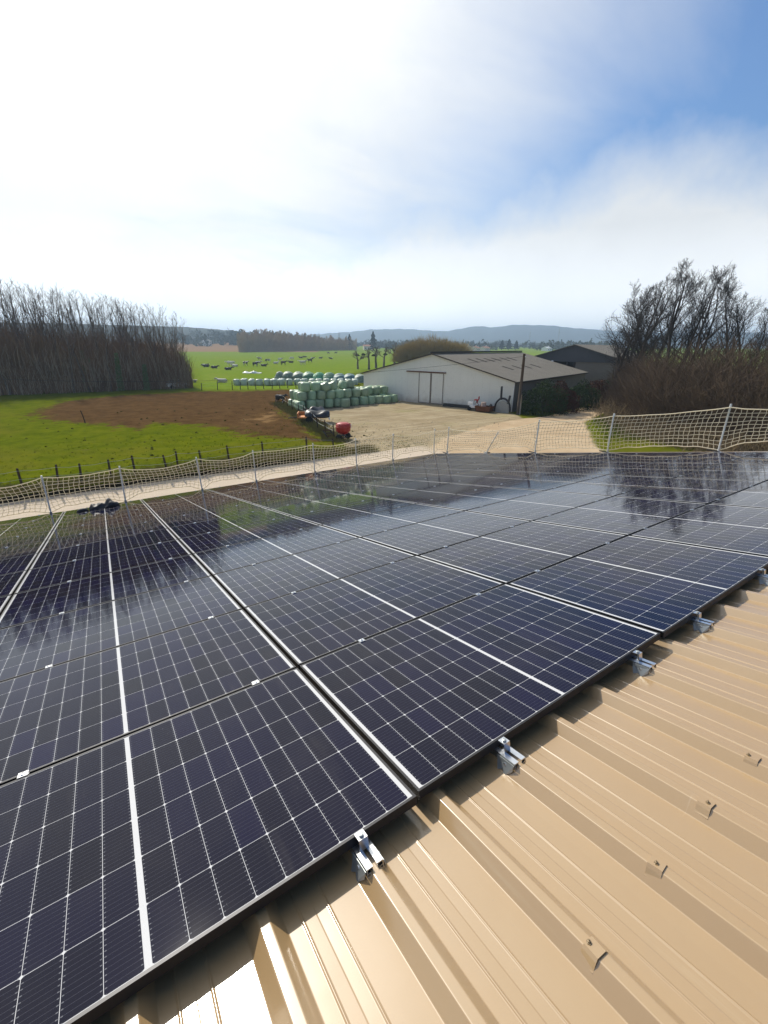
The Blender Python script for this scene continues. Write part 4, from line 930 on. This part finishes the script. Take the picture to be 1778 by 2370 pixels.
b = MB(); b.tube([(1.0, .05, .2), (1.3, .1, .5), (1.38, .1, .85)], [.13, .12, .08], 8); b.build('hook', M['black_iron'], o)
# car and trough by the wood
q = gpt(383, 838); o = tag(empty('parked_car', q, (0, 0, R(15))), 'small pale car parked at the edge of the left wood', 'car')
b = MB(); b.add([(x, y_, z) for y_ in (-.8, .8) for x, z in ((-2, .3), (2, .3), (2.02, .75), (1.1, .92), (-1.95, .95))], [(0, 1, 2, 3, 4), (9, 8, 7, 6, 5)] + [(i, 5 + i, 5 + (i + 1) % 5, (i + 1) % 5) for i in range(5)]); b.build('car_body', M['white_paint'], o, bevel=.06)
b = MB(); b.add([(x, s_ * wd_, z) for s_ in (-1, 1) for x, z, wd_ in ((-1.8, .955, .76), (1.0, .955, .76), (.35, 1.42, .62), (-1.4, 1.45, .62))], [(0, 1, 2, 3), (7, 6, 5, 4)] + [(i, 4 + i, 4 + (i + 1) % 4, (i + 1) % 4) for i in range(4)]); b.build('window', M['glass'], o)
b = MB(); b.bbox((-1.38, -.6, 1.425), (.3, .6, 1.48)); b.build('car_roof', M['white_paint'], o)
for x in (-1.25, 1.25):
    for y_ in (-.78, .78): wheel(o, (x, y_, .31), .31, .18, math.pi / 2)
q = gpt(408, 826); o = tag(empty('board_stack', q, (0, 0, R(-10))), 'pale boards resting on blocks beside the wood edge', 'board stack')
b = MB(); b.bbox((-1.6, -.4, .35), (1.6, .4, .47)); b.bbox((-1.4, -.45, .475), (1.7, .35, .56)); b.build('board', M['render'], o)
for x in (-1.2, 1.2):
    b = MB(); b.bbox((x - .2, -.3, 0), (x + .2, .3, .345)); b.build('block', M['grey_sheet'], o)

# ------------------------------------------------------------------ trees
def norm(v): return v / max(np.linalg.norm(v), 1e-9)
def grow(H, rg, tw=.52, first=.35, nb=22, ang=38, lev=3, gnarl=.10, trop=.10, lr=.42, r0=.14, child=5, trunk_n=12, taper=.25, dens=1.0, fork=0):
    S = [[] for _ in range(lev + 1)]
    def br(p, d, L, r_, lv):
        n = trunk_n if lv == 0 else max(3, int(6 - lv)); step = L / n; pts = [p]
        k = 0
        for i in range(n):
            d = norm(d + rg.normal(0, gnarl * (1 if lv else .35), 3) + np.array([0, 0, trop * (1 if lv else .15)])); q = p + d * step
            ra = r_ * (1 - (1 - taper) * i / n); rb = r_ * (1 - (1 - taper) * (i + 1) / n); S[lv].append((p, q, ra, rb)); p = q
            if lv < lev and (i + 1) / n >= (first if lv == 0 else .25):
                m_ = (nb / (n * (1 - first)) if lv == 0 else child / n * 1.3) * dens
                for _ in range(int(m_) + (rg.random() < m_ - int(m_))):
                    a = np.radians(ang * rg.uniform(.7, 1.35)); perp = norm(np.cross(d, rg.normal(0, 1, 3))); cd_ = norm(d * np.cos(a) + perp * np.sin(a))
                    f_ = (i + 1) / n
                    l2 = (H * lr * (1.12 - .75 * max(0, (f_ - first) / (1 - first + 1e-6))) if lv == 0 else L * tw * (1.15 - .55 * f_)) * rg.uniform(.7, 1.2)
                    br(p, cd_, l2, rb * .62 if lv == 0 else rb * .66, lv + 1)
    br(np.zeros(3), norm(np.array([rg.normal(0, .04), rg.normal(0, .04), 1.0])), H, r0, 0)
    return S
def tree_meshes(S, lvl_trunk, mt, mw, rmin=.011, kt=6):
    tr_ = [q for l in S[:lvl_trunk] for q in l]; tw = [q for l in S[lvl_trunk:] for q in l]
    out = []
    for L, k, m_, nm in ((tr_, kt, mt, 'trunk'), (tw, 3, mw, 'crown')):
        a = np.array([q[0] for q in L]); c = np.array([q[1] for q in L]); ra = np.maximum([q[2] for q in L], rmin); rb = np.maximum([q[3] for q in L], rmin)
        ext = (c - a) * .04; v, f = prisms(a, c + ext, ra, rb, k); out.append(np_mesh(nm, v, f, [m_], smooth=(k > 3)))
    out.append(max(float(q[1][2]) for l in S for q in l))
    return out
def place_tree(name, mm, P, sc, label, group, cat='tree', rz=None, sxy=None):
    o = tag(empty(name, P, (0, 0, random.uniform(0, 6.28) if rz is None else rz)), label, cat, group); o.scale = ((sxy or 1) * sc / mm[2], (sxy or 1) * sc / mm[2], sc / mm[2])
    link('trunk', mm[0], o); link('crown', mm[1], o); return o
# the dense plantation on the left
protos = [tree_meshes(grow(14.0, np.random.default_rng(s_), first=.34, nb=17, ang=28, lev=2, gnarl=.14, trop=.13, lr=.23, r0=.12, child=4.5, taper=.16), 1, M['bark'], M['twig'], .011) for s_ in range(7)]
w0, w1 = at(-190, 862), at(418, 838)
front = (w1 - w0)[:2]; fl = np.linalg.norm(front); fu = front / fl; fnn = np.array([-fu[1], fu[0]]); fnn = fnn if fnn[1] > 0 else -fnn
nwood = 0
for row in range(6):
    nn_ = 22
    for i in range(nn_):
        s_ = (i + random.uniform(.1, .9)) / nn_; q = w0[:2] + front * s_ + fnn * (row * 3.4 + random.uniform(.2, 2.8)); P = (q[0], q[1], float(height(q[0], q[1])))
        x, y, z = pr(P)
        ytop = np.interp(x, [-200, 0, 100, 200, 300, 360, 420, 480], [585, 600, 622, 634, 655, 670, 694, 706]) + random.uniform(-14, 10)
        Ht = zat(P, ytop) - P[2] + row * .1
        place_tree('slender_tree', random.choice(protos), P, Ht, 'bare slender tree growing in the dense wood left of the muddy pasture', 'trees of the dense left wood', sxy=1.15); nwood += 1
def brush(n, sample, hfun, L=(1.5, 4), r_=(.012, .03), lean=.45, name='brush', mat='brush', label=None):
    """a thicket too dense to count: thin rods, each bent once"""
    q = sample(n); x, y, hmax = q[:, 0], q[:, 1], q[:, 2]
    z0 = height(x, y); base = np.stack([x, y, z0 + np.maximum(0, rng.random(n) ** 1.15 * hmax - 1.2)], 1)
    d = np.stack([rng.normal(0, lean, n), rng.normal(0, lean, n), np.ones(n)], 1); d /= np.linalg.norm(d, axis=1, keepdims=True)
    ln = rng.uniform(L[0], L[1], n) * (.55 + .45 * np.minimum(1, hmax / 5)); m_ = base + d * (ln * .55)[:, None]
    d2 = d + rng.normal(0, .35, (n, 3)); d2 /= np.linalg.norm(d2, axis=1, keepdims=True); e = m_ + d2 * (ln * .45)[:, None]
    ra = rng.uniform(r_[0], r_[1], n)
    v1, f1 = prisms(base, m_, ra, ra * .75, 3); v2, f2 = prisms(m_, e, ra * .75, ra * .3, 3)
    v = np.concatenate([v1, v2]); f = np.concatenate([f1, f2 + len(v1)])
    return tag(link(name, np_mesh(name, v, f, [M[mat]])), kind='stuff', label=label, cat='undergrowth')
def wood_s(n):
    s_ = rng.random(n) * 1.0; dp_ = np.abs(rng.random(n)) ** 1.2 * 24; q = w0[None, :2] + front[None] * s_[:, None] + fnn[None] * dp_[:, None]
    px = np.array([pr((a, c_, GZ))[0] for a, c_ in q[:: max(1, n // 400)]])
    hm_ = np.interp(s_, [0, .3, .55, .8, .95, 1], [9.8, 9.2, 8.6, 7.6, 6.4, 4.4]) * (.82 + .18 * np.sin(s_ * 63) * np.sin(s_ * 17 + dp_)) ; return np.stack([q[:, 0], q[:, 1], hm_], 1)
brush(52000, wood_s, None, (1.8, 4.2), (.016, .045), .16, 'wood_undergrowth', 'brush_dark', 'dense dark brown undergrowth filling the foot of the left wood')
M['dry_stem'] = plain('pale_stem', (.30, .24, .17), .9, var=.4, scale=.5)
def wood_f(n):
    s_ = rng.random(n); q = w0[None, :2] + front[None] * s_[:, None] + fnn[None] * (rng.random(n) * 2.5 - .6)[:, None]; return np.stack([q[:, 0], q[:, 1], np.full(n, 5.5)], 1)
brush(1500, wood_f, None, (2.0, 5.0), (.014, .04), .12, 'pale_saplings', 'dry_stem', 'pale thin saplings along the front of the left wood')
# ivied stems along the wood's front
for i, (x, y, hh) in enumerate(((52, 846, 4.5), (190, 846, 6.5), (205, 845, 5.2), (262, 845, 6.0), (318, 843, 4.2), (120, 846, 4.0))):
    P = gpt(x, y); n = 900; zc = rng.random(n) * hh; rr = (.30 + .28 * rng.random(n)) * (1 - .5 * zc / hh); a = rng.random(n) * 6.283
    c_ = np.stack([rr * np.cos(a) + .05 * zc, rr * np.sin(a), zc], 1); d = rng.normal(0, 1, (n, 3)); d /= np.linalg.norm(d, axis=1, keepdims=True); e = np.cross(d, rng.normal(0, 1, (n, 3))); e /= np.linalg.norm(e, axis=1, keepdims=True)
    v = np.stack([c_ - d * .10, c_ + e * .07, c_ + d * .10, c_ - e * .07], 1).reshape(-1, 3)
    tag(link('ivy_column', np_mesh('ivy_column', v, np.arange(4 * n).reshape(-1, 4), [M['ivy']]), None, P), 'green ivy-clad stem at the front of the left wood, %s from the left' % nth(1 + sorted((52, 190, 205, 262, 318, 120)).index(x)), 'ivy', 'ivy clad stems at the wood front')

# the big bare trees on the right
big = [tree_meshes(grow(16.0, np.random.default_rng(40 + s_), tw=.60, first=.22, nb=15, ang=40, lev=3, gnarl=.19, trop=.15, lr=.36, r0=.30, child=7.5, taper=.16), 2, M['bark_dark'], M['bark_dark'], .012) for s_ in range(5)]
tl = [(1322, 884, 640, 'low spreading bare tree whose branches reach left over the dark barn'), (1352, 886, 592, 'bare tree at the left side of the right-hand group'), (1338, 880, 612, 'thin bare tree between the two leftmost trees of the right group'), (1370, 878, 585, 'upright bare tree third in the right-hand group'), (1404, 876, 580, 'bare tree whose twigs touch the tallest forked tree on its left'), (1388, 880, 600, 'slim bare tree just behind the left tree of the right group'), (1418, 888, 566, 'tallest bare tree with a forked top in the right-hand group'), (1450, 878, 590, 'bare tree behind the tallest one of the right group'), (1472, 886, 570, 'bare tree with fine upright twigs in the middle of the right group'), (1500, 880, 574, 'bare tree right of the middle of the right-hand group'), (1545, 882, 578, 'dark bare tree with crooked limbs at the right of the group'), (1578, 884, 625, 'lower bare tree at the right edge of the tall group'), (1612, 872, 662, 'small distant bare tree right of the tall group'), (1650, 868, 682, 'bare tree at the right border of the picture'), (1690, 875, 676, 'bare tree half outside the right border')]
for i, (x, y, yt, lb) in enumerate(tl):
    P = gpt(x, y - 6); Ht = zat(P, yt) - P[2]; place_tree('bare_tree', big[i % 5], P, Ht, lb, 'bare trees of the right thicket', sxy=(1.45 if i == 0 else 1.05), rz=i * 2.2)
t0, t1, t2 = at(1325, 892), at(1392, 940), at(1800, 1040)
_tx = np.array([1300, 1322, 1345, 1400, 1480, 1560, 1620, 1700, 1850]); _ty = np.array([812, 800, 778, 758, 744, 730, 738, 742, 745])
_tsl = np.array([ray(a, c)[2] / np.hypot(*ray(a, c)[:2]) for a, c in zip(_tx, _ty)])
def thick_s(n):
    s_ = rng.random(n); A_ = np.where(s_[:, None] < .4, t0[None, :2] + (t1 - t0)[None, :2] * (s_ / .4)[:, None], t1[None, :2] + (t2 - t1)[None, :2] * ((s_ - .4) / .6)[:, None])
    dd_ = A_ - CAM[None, :2]; dd_ /= np.linalg.norm(dd_, axis=1, keepdims=True); dp_ = rng.random(n) ** 1.1 * 17; q = A_ + dd_ * dp_[:, None]
    xx_ = np.where(s_ < .4, 1325 + (1392 - 1325) * s_ / .4, 1392 + 408 * (s_ - .4) / .6)
    hm_ = CAM[2] + np.interp(xx_, _tx, _tsl) * np.hypot(q[:, 0] - CAM[0], q[:, 1] - CAM[1]) - GZ
    hm_ = hm_ * (.62 + .38 * np.minimum(1, (dp_ + 1) / 7)) * (.80 + .14 * np.sin(s_ * 57 + dp_) + .10 * np.sin(s_ * 131 + 2.3 * dp_)); return np.stack([q[:, 0], q[:, 1], np.maximum(hm_, 1.2)], 1)
brush(46000, thick_s, None, (1.2, 3.8), (.006, .028), .75, 'thicket', 'brush', 'dense brown leafless thicket under the bare trees on the right')
# pale dry stems and bramble at the thicket's front
def thick_f(n):
    s_ = rng.random(n); A_ = np.where(s_[:, None] < .4, t0[None, :2] + (t1 - t0)[None, :2] * (s_ / .4)[:, None], t1[None, :2] + (t2 - t1)[None, :2] * ((s_ - .4) / .6)[:, None]); return np.stack([A_[:, 0] + rng.normal(0, 1.2, n), A_[:, 1] + rng.normal(0, 1.2, n), np.full(n, 2.6)], 1)
M['dry'] = plain('dry_stem', (.20, .15, .09), .9, var=.5, scale=.5)
brush(7000, thick_f, None, (.8, 2.0), (.008, .02), .5, 'dry_bramble', 'dry', 'pale dry bramble stems along the front of the right thicket')

# hedge bushes
def leafball(n, rad, size, flat=.15, sd=0):
    rg = np.random.default_rng(sd); d = rg.normal(0, 1, (n, 3)); d /= np.linalg.norm(d, axis=1, keepdims=True); d[:, 2] = np.abs(d[:, 2]) * 1.15 - .15
    lump = 1 + .16 * np.sin(d[:, 0] * 5 + sd) * np.sin(d[:, 1] * 6 + 1.3 * sd) + .10 * np.sin(d[:, 2] * 9 + d[:, 0] * 7)
    r_ = (rg.random(n) ** .33 * .55 + .45) * lump; c = d * r_[:, None] * np.array(rad); c[:, 2] += rad[2] * .12
    a = rg.normal(0, 1, (n, 3)); a /= np.linalg.norm(a, axis=1, keepdims=True); e = np.cross(a, rg.normal(0, 1, (n, 3))); e /= np.linalg.norm(e, axis=1, keepdims=True)
    sz = size * rg.uniform(.6, 1.3, n)[:, None]
    return np.stack([c - a * sz, c + e * sz * .6, c + a * sz, c - e * sz * .6], 1).reshape(-1, 3), np.arange(4 * n).reshape(-1, 4)
for i, (x, y, rad, mt, lb) in enumerate(((1172, 893, (2.6, 2.2, 2.9), 'leaf', 'large dark green bush beside the wooden pole'), (1206, 889, (1.9, 1.9, 2.7), 'leaf_red', 'reddish brown bush behind the large dark green bush'), (1250, 882, (2.4, 2.0, 2.5), 'leaf', 'dark clipped hedge bush in the middle of the hedge'), (1284, 877, (2.6, 2.0, 2.6), 'leaf_red', 'reddish hedge bush right of the middle one'), (1312, 872, (2.4, 2.2, 2.4), 'leaf', 'dark green hedge bush nearest the bare thicket'), (1338, 868, (2.2, 2.0, 3.6), 'leaf', 'dark ivy covered shrub at the left end of the thicket'))):
    P = gpt(x, y); o = tag(empty('hedge_bush', P), lb, 'bush', 'bushes of the hedge by the barn')
    rad = tuple(1.13 * q_ for q_ in rad); v, f = leafball(5600, rad, .10, sd=i); link('foliage', np_mesh('foliage', v, f, [M[mt]]), o)
    b = MB()
    for k in range(5):
        a = k * 1.26; b.tube([(0, 0, -.05), (.3 * math.cos(a), .3 * math.sin(a), rad[2] * .4), (rad[0] * .6 * math.cos(a), rad[1] * .6 * math.sin(a), rad[2] * .8)], [.06, .045, .02], 5)
    b.build('stem', M['bark_dark'], o)
# pollards
pol = []
for s_ in range(3):
    rg = np.random.default_rng(70 + s_); pol.append(tree_meshes(grow(7.0, rg, first=.45, nb=7, ang=46, lev=3, gnarl=.22, trop=.16, lr=.36, r0=.36, child=4.5, taper=.3), 2, M['bark'], M['bark'], .034))
for i, (x, y, yt, lb) in enumerate(((773, 797, 757, 'stubby pollard with dark clumps, first left of the barn roof'), (797, 798, 750, 'pollard tree with bare crooked limbs, second from the left behind the barn'), (812, 795, 746, 'broad pollard in the middle of the row behind the barn'), (829, 792, 748, 'dark trunked pollard right of the broad pollard'), (852, 790, 740, 'tallest pollard at the right end of the row'))):
    P = gpt(x, y); Ht = zat(P, yt) - P[2]; o = place_tree('pollard_tree', pol[i % 3], P, Ht, lb, 'pollards standing behind the barn', sxy=1.35)
    for k in range(3 if i == 0 else 1):
        v, f = leafball(260, (.55, .55, .55), .16, sd=90 + i * 3 + k); link('mistletoe_clump', np_mesh('mistletoe_clump', v, f, [M['mistletoe']]), o, (random.uniform(-1.6, 1.6), random.uniform(-.8, .8), random.uniform(4.0, 6.2)))
# olive willows behind the barn
for i, (x, y, yt, sx_) in enumerate(((880, 784, 736, 4.6), (905, 783, 727, 6.0), (935, 783, 722, 6.6), (965, 782, 728, 6.2), (993, 780, 735, 5.0))):
    P = far(x, 165); Ht = zat(P, yt) - P[2]; rg = np.random.default_rng(200 + i); n = 5200
    o = tag(empty('willow_tree', P), 'olive brown twiggy willow behind the barn, %s from the left' % nth(i + 1), 'tree', 'willows behind the barn')
    d = rg.normal(0, 1, (n, 3)); d /= np.linalg.norm(d, axis=1, keepdims=True); d[:, 2] = np.abs(d[:, 2]); r_ = rg.random(n) ** .4
    c = d * r_[:, None] * np.array([sx_, sx_ * .8, Ht * .62]) * (1 + .12 * np.sin(d[:, :1] * 6 + i)); c[:, 2] += Ht * .22
    dr_ = c - np.array([0, 0, Ht * .1]); dr_ /= np.linalg.norm(dr_, axis=1, keepdims=True); dr_ += rg.normal(0, .35, (n, 3)); e = c + dr_ * rg.uniform(.9, 1.9, (n, 1))
    v, f = prisms(c, e, np.full(n, .035), np.full(n, .012), 3); link('crown', np_mesh('crown', v, f, [M['willow']]), o)
    b = MB(); b.tube([(0, 0, -.1), (.1, 0, Ht * .2), (.3, 0, Ht * .6)], [.35, .3, .1], 7)
    for k in range(6):
        a = k * 1.05; b.tube([(.1, 0, Ht * .15), (sx_ * .4 * math.cos(a), sx_ * .4 * math.sin(a), Ht * .5), (sx_ * .65 * math.cos(a), sx_ * .65 * math.sin(a), Ht * .72)], [.16, .10, .04], 5)
    b.build('trunk', M['bark'], o)
# the belt of bare trees across the plain
bp_ = [tree_meshes(grow(18.0, np.random.default_rng(300 + s_), first=.12, nb=46, ang=34, lev=2, gnarl=.12, trop=.12, lr=.30, r0=.24, child=9, taper=.2), 1, M['belt_twig'], M['belt_twig'], .075, 5) for s_ in range(4)]
for i in range(64):
    x = 520 + 245 * (i + random.random()) / 64 - (random.random() < .15) * 20; d_ = np.interp(x, [500, 760], [430, 560]) + random.uniform(-10, 26)
    P = far(x, d_); yt = np.interp(x, [500, 560, 640, 700, 765], [716, 710, 718, 724, 729]) + random.uniform(-3, 5); Ht = max(zat(P, yt) - P[2], 8)
    place_tree('belt_tree', random.choice(bp_), P, Ht, 'bare brown tree in the belt across the plain beyond the cattle', 'trees in the far belt', sxy=1.25)
def belt_s(n):
    x = 515 + 255 * rng.random(n); out = np.empty((n, 3)); d_ = np.interp(x, [500, 760], [428, 556]) + rng.random(n) * 30
    for i in range(n):
        r_ = ray(x[i], 740); h = r_[:2] / np.linalg.norm(r_[:2]); out[i] = (CAM[0] + h[0] * d_[i], CAM[1] + h[1] * d_[i], np.interp(x[i], [515, 600, 700, 770], [13, 14, 11, 9]))
    return out
brush(15000, belt_s, None, (2.5, 6), (.06, .14), .18, 'belt_undergrowth', 'belt_twig', 'brown undergrowth of the far tree belt')
# hazy woods, hedgerows and village trees on the plain
v_all, f_all, off = [], [], 0
rg = np.random.default_rng(9)
for i in range(430):
    if i < 120: x = rg.uniform(690, 1320); d_ = rg.uniform(620, 820)
    elif i < 300: x = rg.uniform(560, 1420); d_ = rg.uniform(850, 1300)
    else: x = rg.uniform(380, 700); d_ = rg.uniform(620, 1050)
    if 1075 < x < 1165 and d_ < 760: continue
    P = far(x, d_); hh = rg.uniform(5, 11) * (1.35 if i >= 300 else 1); ww = hh * rg.uniform(.7, 1.6)
    v, f = leafball(110, (ww, ww * .8, hh), hh * .17, sd=i); v_all.append(v + P); f_all.append(f + off); off += len(v)
tag(link('distant_woods', np_mesh('distant_woods', np.concatenate(v_all), np.concatenate(f_all), [M['far_tree']])), 'hazy woods and hedges across the distant plain', 'woods', kind='stuff')
for i, (x, d_, yt, wd_) in enumerate(((806, 520, 716, 4.6), (1085, 640, 735, 4), (1100, 640, 733, 4.5), (1116, 640, 736, 4), (755, 560, 722, 4))):
    P = far(x, d_); Ht = zat(P, yt) - P[2]; rg2 = np.random.default_rng(500 + i); n = 900; z = rg2.random(n) ** .8; a = rg2.random(n) * 6.283; rr = (1 - z) ** .7 * wd_ * (.5 + .5 * rg2.random(n)) * (1 + .3 * np.sin(z * 26))
    c = np.stack([rr * np.cos(a), rr * np.sin(a), Ht * (.1 + .9 * z)], 1); dd = rg2.normal(0, 1, (n, 3)); dd /= np.linalg.norm(dd, axis=1, keepdims=True); e = np.cross(dd, rg2.normal(0, 1, (n, 3))); e /= np.linalg.norm(e, axis=1, keepdims=True)
    v = np.stack([c - dd * .8, c + e * .5, c + dd * .8, c - e * .5], 1).reshape(-1, 3)
    o = tag(empty('conifer_tree', P), ['dark cedar standing out above the left end of the willows', 'left one of three dark conifers by the village', 'middle one of three dark conifers by the village', 'right one of three dark conifers by the village', 'small dark conifer left of the cedar'][i], 'tree')
    link('crown', np_mesh('crown', v, np.arange(4 * n).reshape(-1, 4), [M['conifer']]), o); b = MB(); b.tube([(0, 0, -.1), (0, 0, Ht * .6)], [.4, .2], 6); b.build('trunk', M['bark_dark'], o)
# houses and masts far off
def house(x, d_, L, Wd, h, rz, label, wm='render', rm='tile', lift=0.0):
    P = far(x, d_); o = tag(empty('house', P, (0, 0, rz)), label, 'house', 'houses on the plain')
    b = MB(); b.bbox((-L / 2, -Wd / 2, -.5), (L / 2, Wd / 2, h)); b.add([(-L / 2, -Wd / 2, h), (-L / 2, Wd / 2, h), (-L / 2, 0, h + Wd * .2), (L / 2, -Wd / 2, h), (L / 2, Wd / 2, h), (L / 2, 0, h + Wd * .2)], [(0, 2, 1), (3, 4, 5)]); b.build('wall', M[wm], o)
    b = MB(); z1 = h + Wd * .2
    for s_ in (-1, 1): b.add([(-L / 2 - .4, s_ * (Wd / 2 + .5), h - .1), (L / 2 + .4, s_ * (Wd / 2 + .5), h - .1), (L / 2 + .4, 0, z1 + .12), (-L / 2 - .4, 0, z1 + .12), (-L / 2 - .4, s_ * (Wd / 2 + .5), h + .15), (L / 2 + .4, s_ * (Wd / 2 + .5), h + .15), (L / 2 + .4, 0, z1 + .36), (-L / 2 - .4, 0, z1 + .36)], [(0, 1, 2, 3), (7, 6, 5, 4), (0, 4, 5, 1), (1, 5, 6, 2), (3, 2, 6, 7), (0, 3, 7, 4)])
    rf = b.build('roof', M[rm], o); b = MB(); b.bbox((L * .2, -.5, z1 - .5), (L * .2 + 1, .5, z1 + 1.4)); b.build('chimney', M[wm], rf)
    for s_ in (-.3, .05, .32):
        b = MB(); b.bbox((L * s_ - .6, -Wd / 2 - .08, 1.0), (L * s_ + .6, -Wd / 2 - .02, 2.4)); b.build('window', M['glass'], o)
house(1027, 560, 13, 9, 3.4, .5, 'cream house with orange tiled roof right of the willows')
house(1048, 590, 15, 8, 3.2, .35, 'low tiled house just right of the cream house')
house(1012, 640, 10, 8, 4.0, .9, 'brownish house half hidden behind the willows')
house(1183, 620, 12, 8, 3.0, .2, 'white roofed low building right of the bright green field', 'white_paint', 'white_sheet')
house(1262, 640, 14, 9, 5.0, .1, 'pale grey building peeking above the dark barn roof', 'white_paint', 'grey_sheet')
house(795, 600, 12, 8, 4.0, -.4, 'pale house among trees left of the pollards')
house(447, 640, 13, 9, 5.5, 1.1, 'white house at the edge of the left wood', 'white_paint', 'grey_sheet')
for i, (x, d_, yt, lb) in enumerate(((1205, 900, 707, 'thin dark mast rising in front of the blue hills'), (733, 800, 716, 'slim mast left of the cedar on the plain'), (690, 800, 719, 'small mast standing above the far tree belt'), (1143, 900, 716, 'pale lattice mast over the village trees'))):
    P = far(x, d_); Ht = zat(P, yt) - P[2]; o = tag(empty('lattice_mast', P), lb, 'mast', 'masts on the plain')
    b = MB()
    for sx_ in (-1, 1):
        for sy_ in (-1, 1): b.tube([(sx_ * 1.6, sy_ * 1.6, -.5), (sx_ * .5, sy_ * .5, Ht * .7), (sx_ * .12, sy_ * .12, Ht)], .16, 4)
    b.build('mast_leg', M['galv'], o); b = MB()
    for zz_ in (.72, .84): b.tube([(-3.2, 0, Ht * zz_), (3.2, 0, Ht * zz_)], .16, 4)
    b.build('crossarm', M['galv'], o)

# ------------------------------------------------------------------ grass tufts near the fence and clods in the pasture
def tufts(n, sample, h, mat, name, label):
    xy = sample(n); n = len(xy); k = 5
    P = np.repeat(np.stack([xy[:, 0], xy[:, 1], height(xy[:, 0], xy[:, 1]) - .01], 1), k, 0); P[:, :2] += rng.normal(0, .05, (n * k, 2))
    d = np.stack([rng.normal(0, .45, n * k), rng.normal(0, .45, n * k), np.ones(n * k)], 1); e = P + d * (h * rng.uniform(.5, 1.3, n * k))[:, None]
    v, f = prisms(P, e, np.full(n * k, .011), np.full(n * k, .002), 3)
    return tag(link(name, np_mesh(name, v, f, [M[mat]])), label, 'grass', kind='stuff')
M['grass'] = plain('grass_blade', (.085, .115, .006), .8, var=.5, scale=.8); M['grass_dry'] = plain('grass_dry', (.17, .155, .05), .85, var=.5, scale=.8)
def gs(n):
    x = rng.uniform(-16, 22, n); y = 26.75 + rng.random(n) ** 1.6 * 16; kk = rng.random(n) < (.35 + .65 * np.exp(-(y - 26.7) / 3)); return np.stack([x, y], 1)[kk]
tufts(2600, gs, .09, 'grass', 'pasture_grass', 'rough grass tufts behind the eave net')
tufts(2600, lambda n: np.stack([rng.uniform(-16, 17, n), 26.7 + np.abs(rng.normal(0, .7, n))], 1), .42, 'grass_dry', 'verge_grass', 'long rank grass along the foot of the field fence')
fl_ = [gpt(*q) for q in ((730, 955), (664, 908), (603, 870))]
def gs2(n):
    s_ = rng.random(n) * 2; i = np.minimum(s_.astype(int), 1); f_ = (s_ - i)[:, None]; a = np.array(fl_)[:, :2]; return a[i] * (1 - f_) + a[i + 1] * f_ + rng.normal(0, .55, (n, 2))
tufts(3000, gs2, .28, 'grass_dry', 'fence_grass', 'grass strip growing along the yard fence')
pv_ = [gpt(*q) for q in ((1262, 905), (1335, 880), (1420, 900), (1560, 960), (1300, 965))]
def gs3(n):
    a = np.array(pv_)[:, :2]; q = rng.dirichlet(np.ones(5), n) @ a; return q
tufts(6000, gs3, .22, 'grass', 'bank_grass', 'dark green grass below the thicket beside the track')
n = 130; q = np.stack([rng.uniform(-18, 20, n), rng.uniform(28.5, 62, n)], 1); P0 = np.stack([q[:, 0], q[:, 1], height(q[:, 0], q[:, 1]) - .03], 1); s_ = rng.uniform(.05, .12, n)
v, f = prisms(P0, P0 + np.stack([rng.normal(0, .04, n), rng.normal(0, .04, n), s_ * .9], 1), s_ * 1.5, s_ * .6, 6)
tag(link('earth_clods', np_mesh('earth_clods', v, f, [plain('clod', (.05, .05, .012), .95, var=.5, scale=2)])), 'dark clods and molehills dotted over the near pasture', 'clods', kind='stuff')
# stones on the yard
n = 600; q = rng.dirichlet(np.ones(4) * .9, n) @ np.array([at(*s_)[:2] for s_ in ((640, 905), (1120, 900), (1100, 985), (780, 1000))])
P0 = np.stack([q[:, 0], q[:, 1], height(q[:, 0], q[:, 1]) - .02], 1); s_ = rng.uniform(.02, .045, n); v, f = prisms(P0, P0 + np.stack([rng.normal(0, .02, n), rng.normal(0, .02, n), s_ * 1.2], 1), s_ * 1.2, s_ * .7, 5)
M['stone'] = plain('yard_stone', (.33, .29, .23), .9, var=.4, scale=.7)
tag(link('yard_stones', np_mesh('yard_stones', v, f, [M['stone']])), 'loose stones scattered over the gravel yard', 'stones', kind='stuff')

# ------------------------------------------------------------------ the air
hz = bpy.data.materials.new('haze'); hz.use_nodes = True; ht = hz.node_tree; ht.nodes.clear()
ho = ht.nodes.new('ShaderNodeOutputMaterial'); hp = ht.nodes.new('ShaderNodeVolumePrincipled'); ht.links.new(hp.outputs[0], ho.inputs['Volume'])
hp.inputs['Color'].default_value = (.58, .78, 1.0, 1); hp.inputs['Density'].default_value = 3.8e-4; hp.inputs['Anisotropy'].default_value = .25
b = MB(); b.bbox((-4500, -1500, -8.5), (6500, 6500, 148)); tag(b.build('haze', hz), kind='stuff', label='pale blue air haze over the plain', cat='haze')
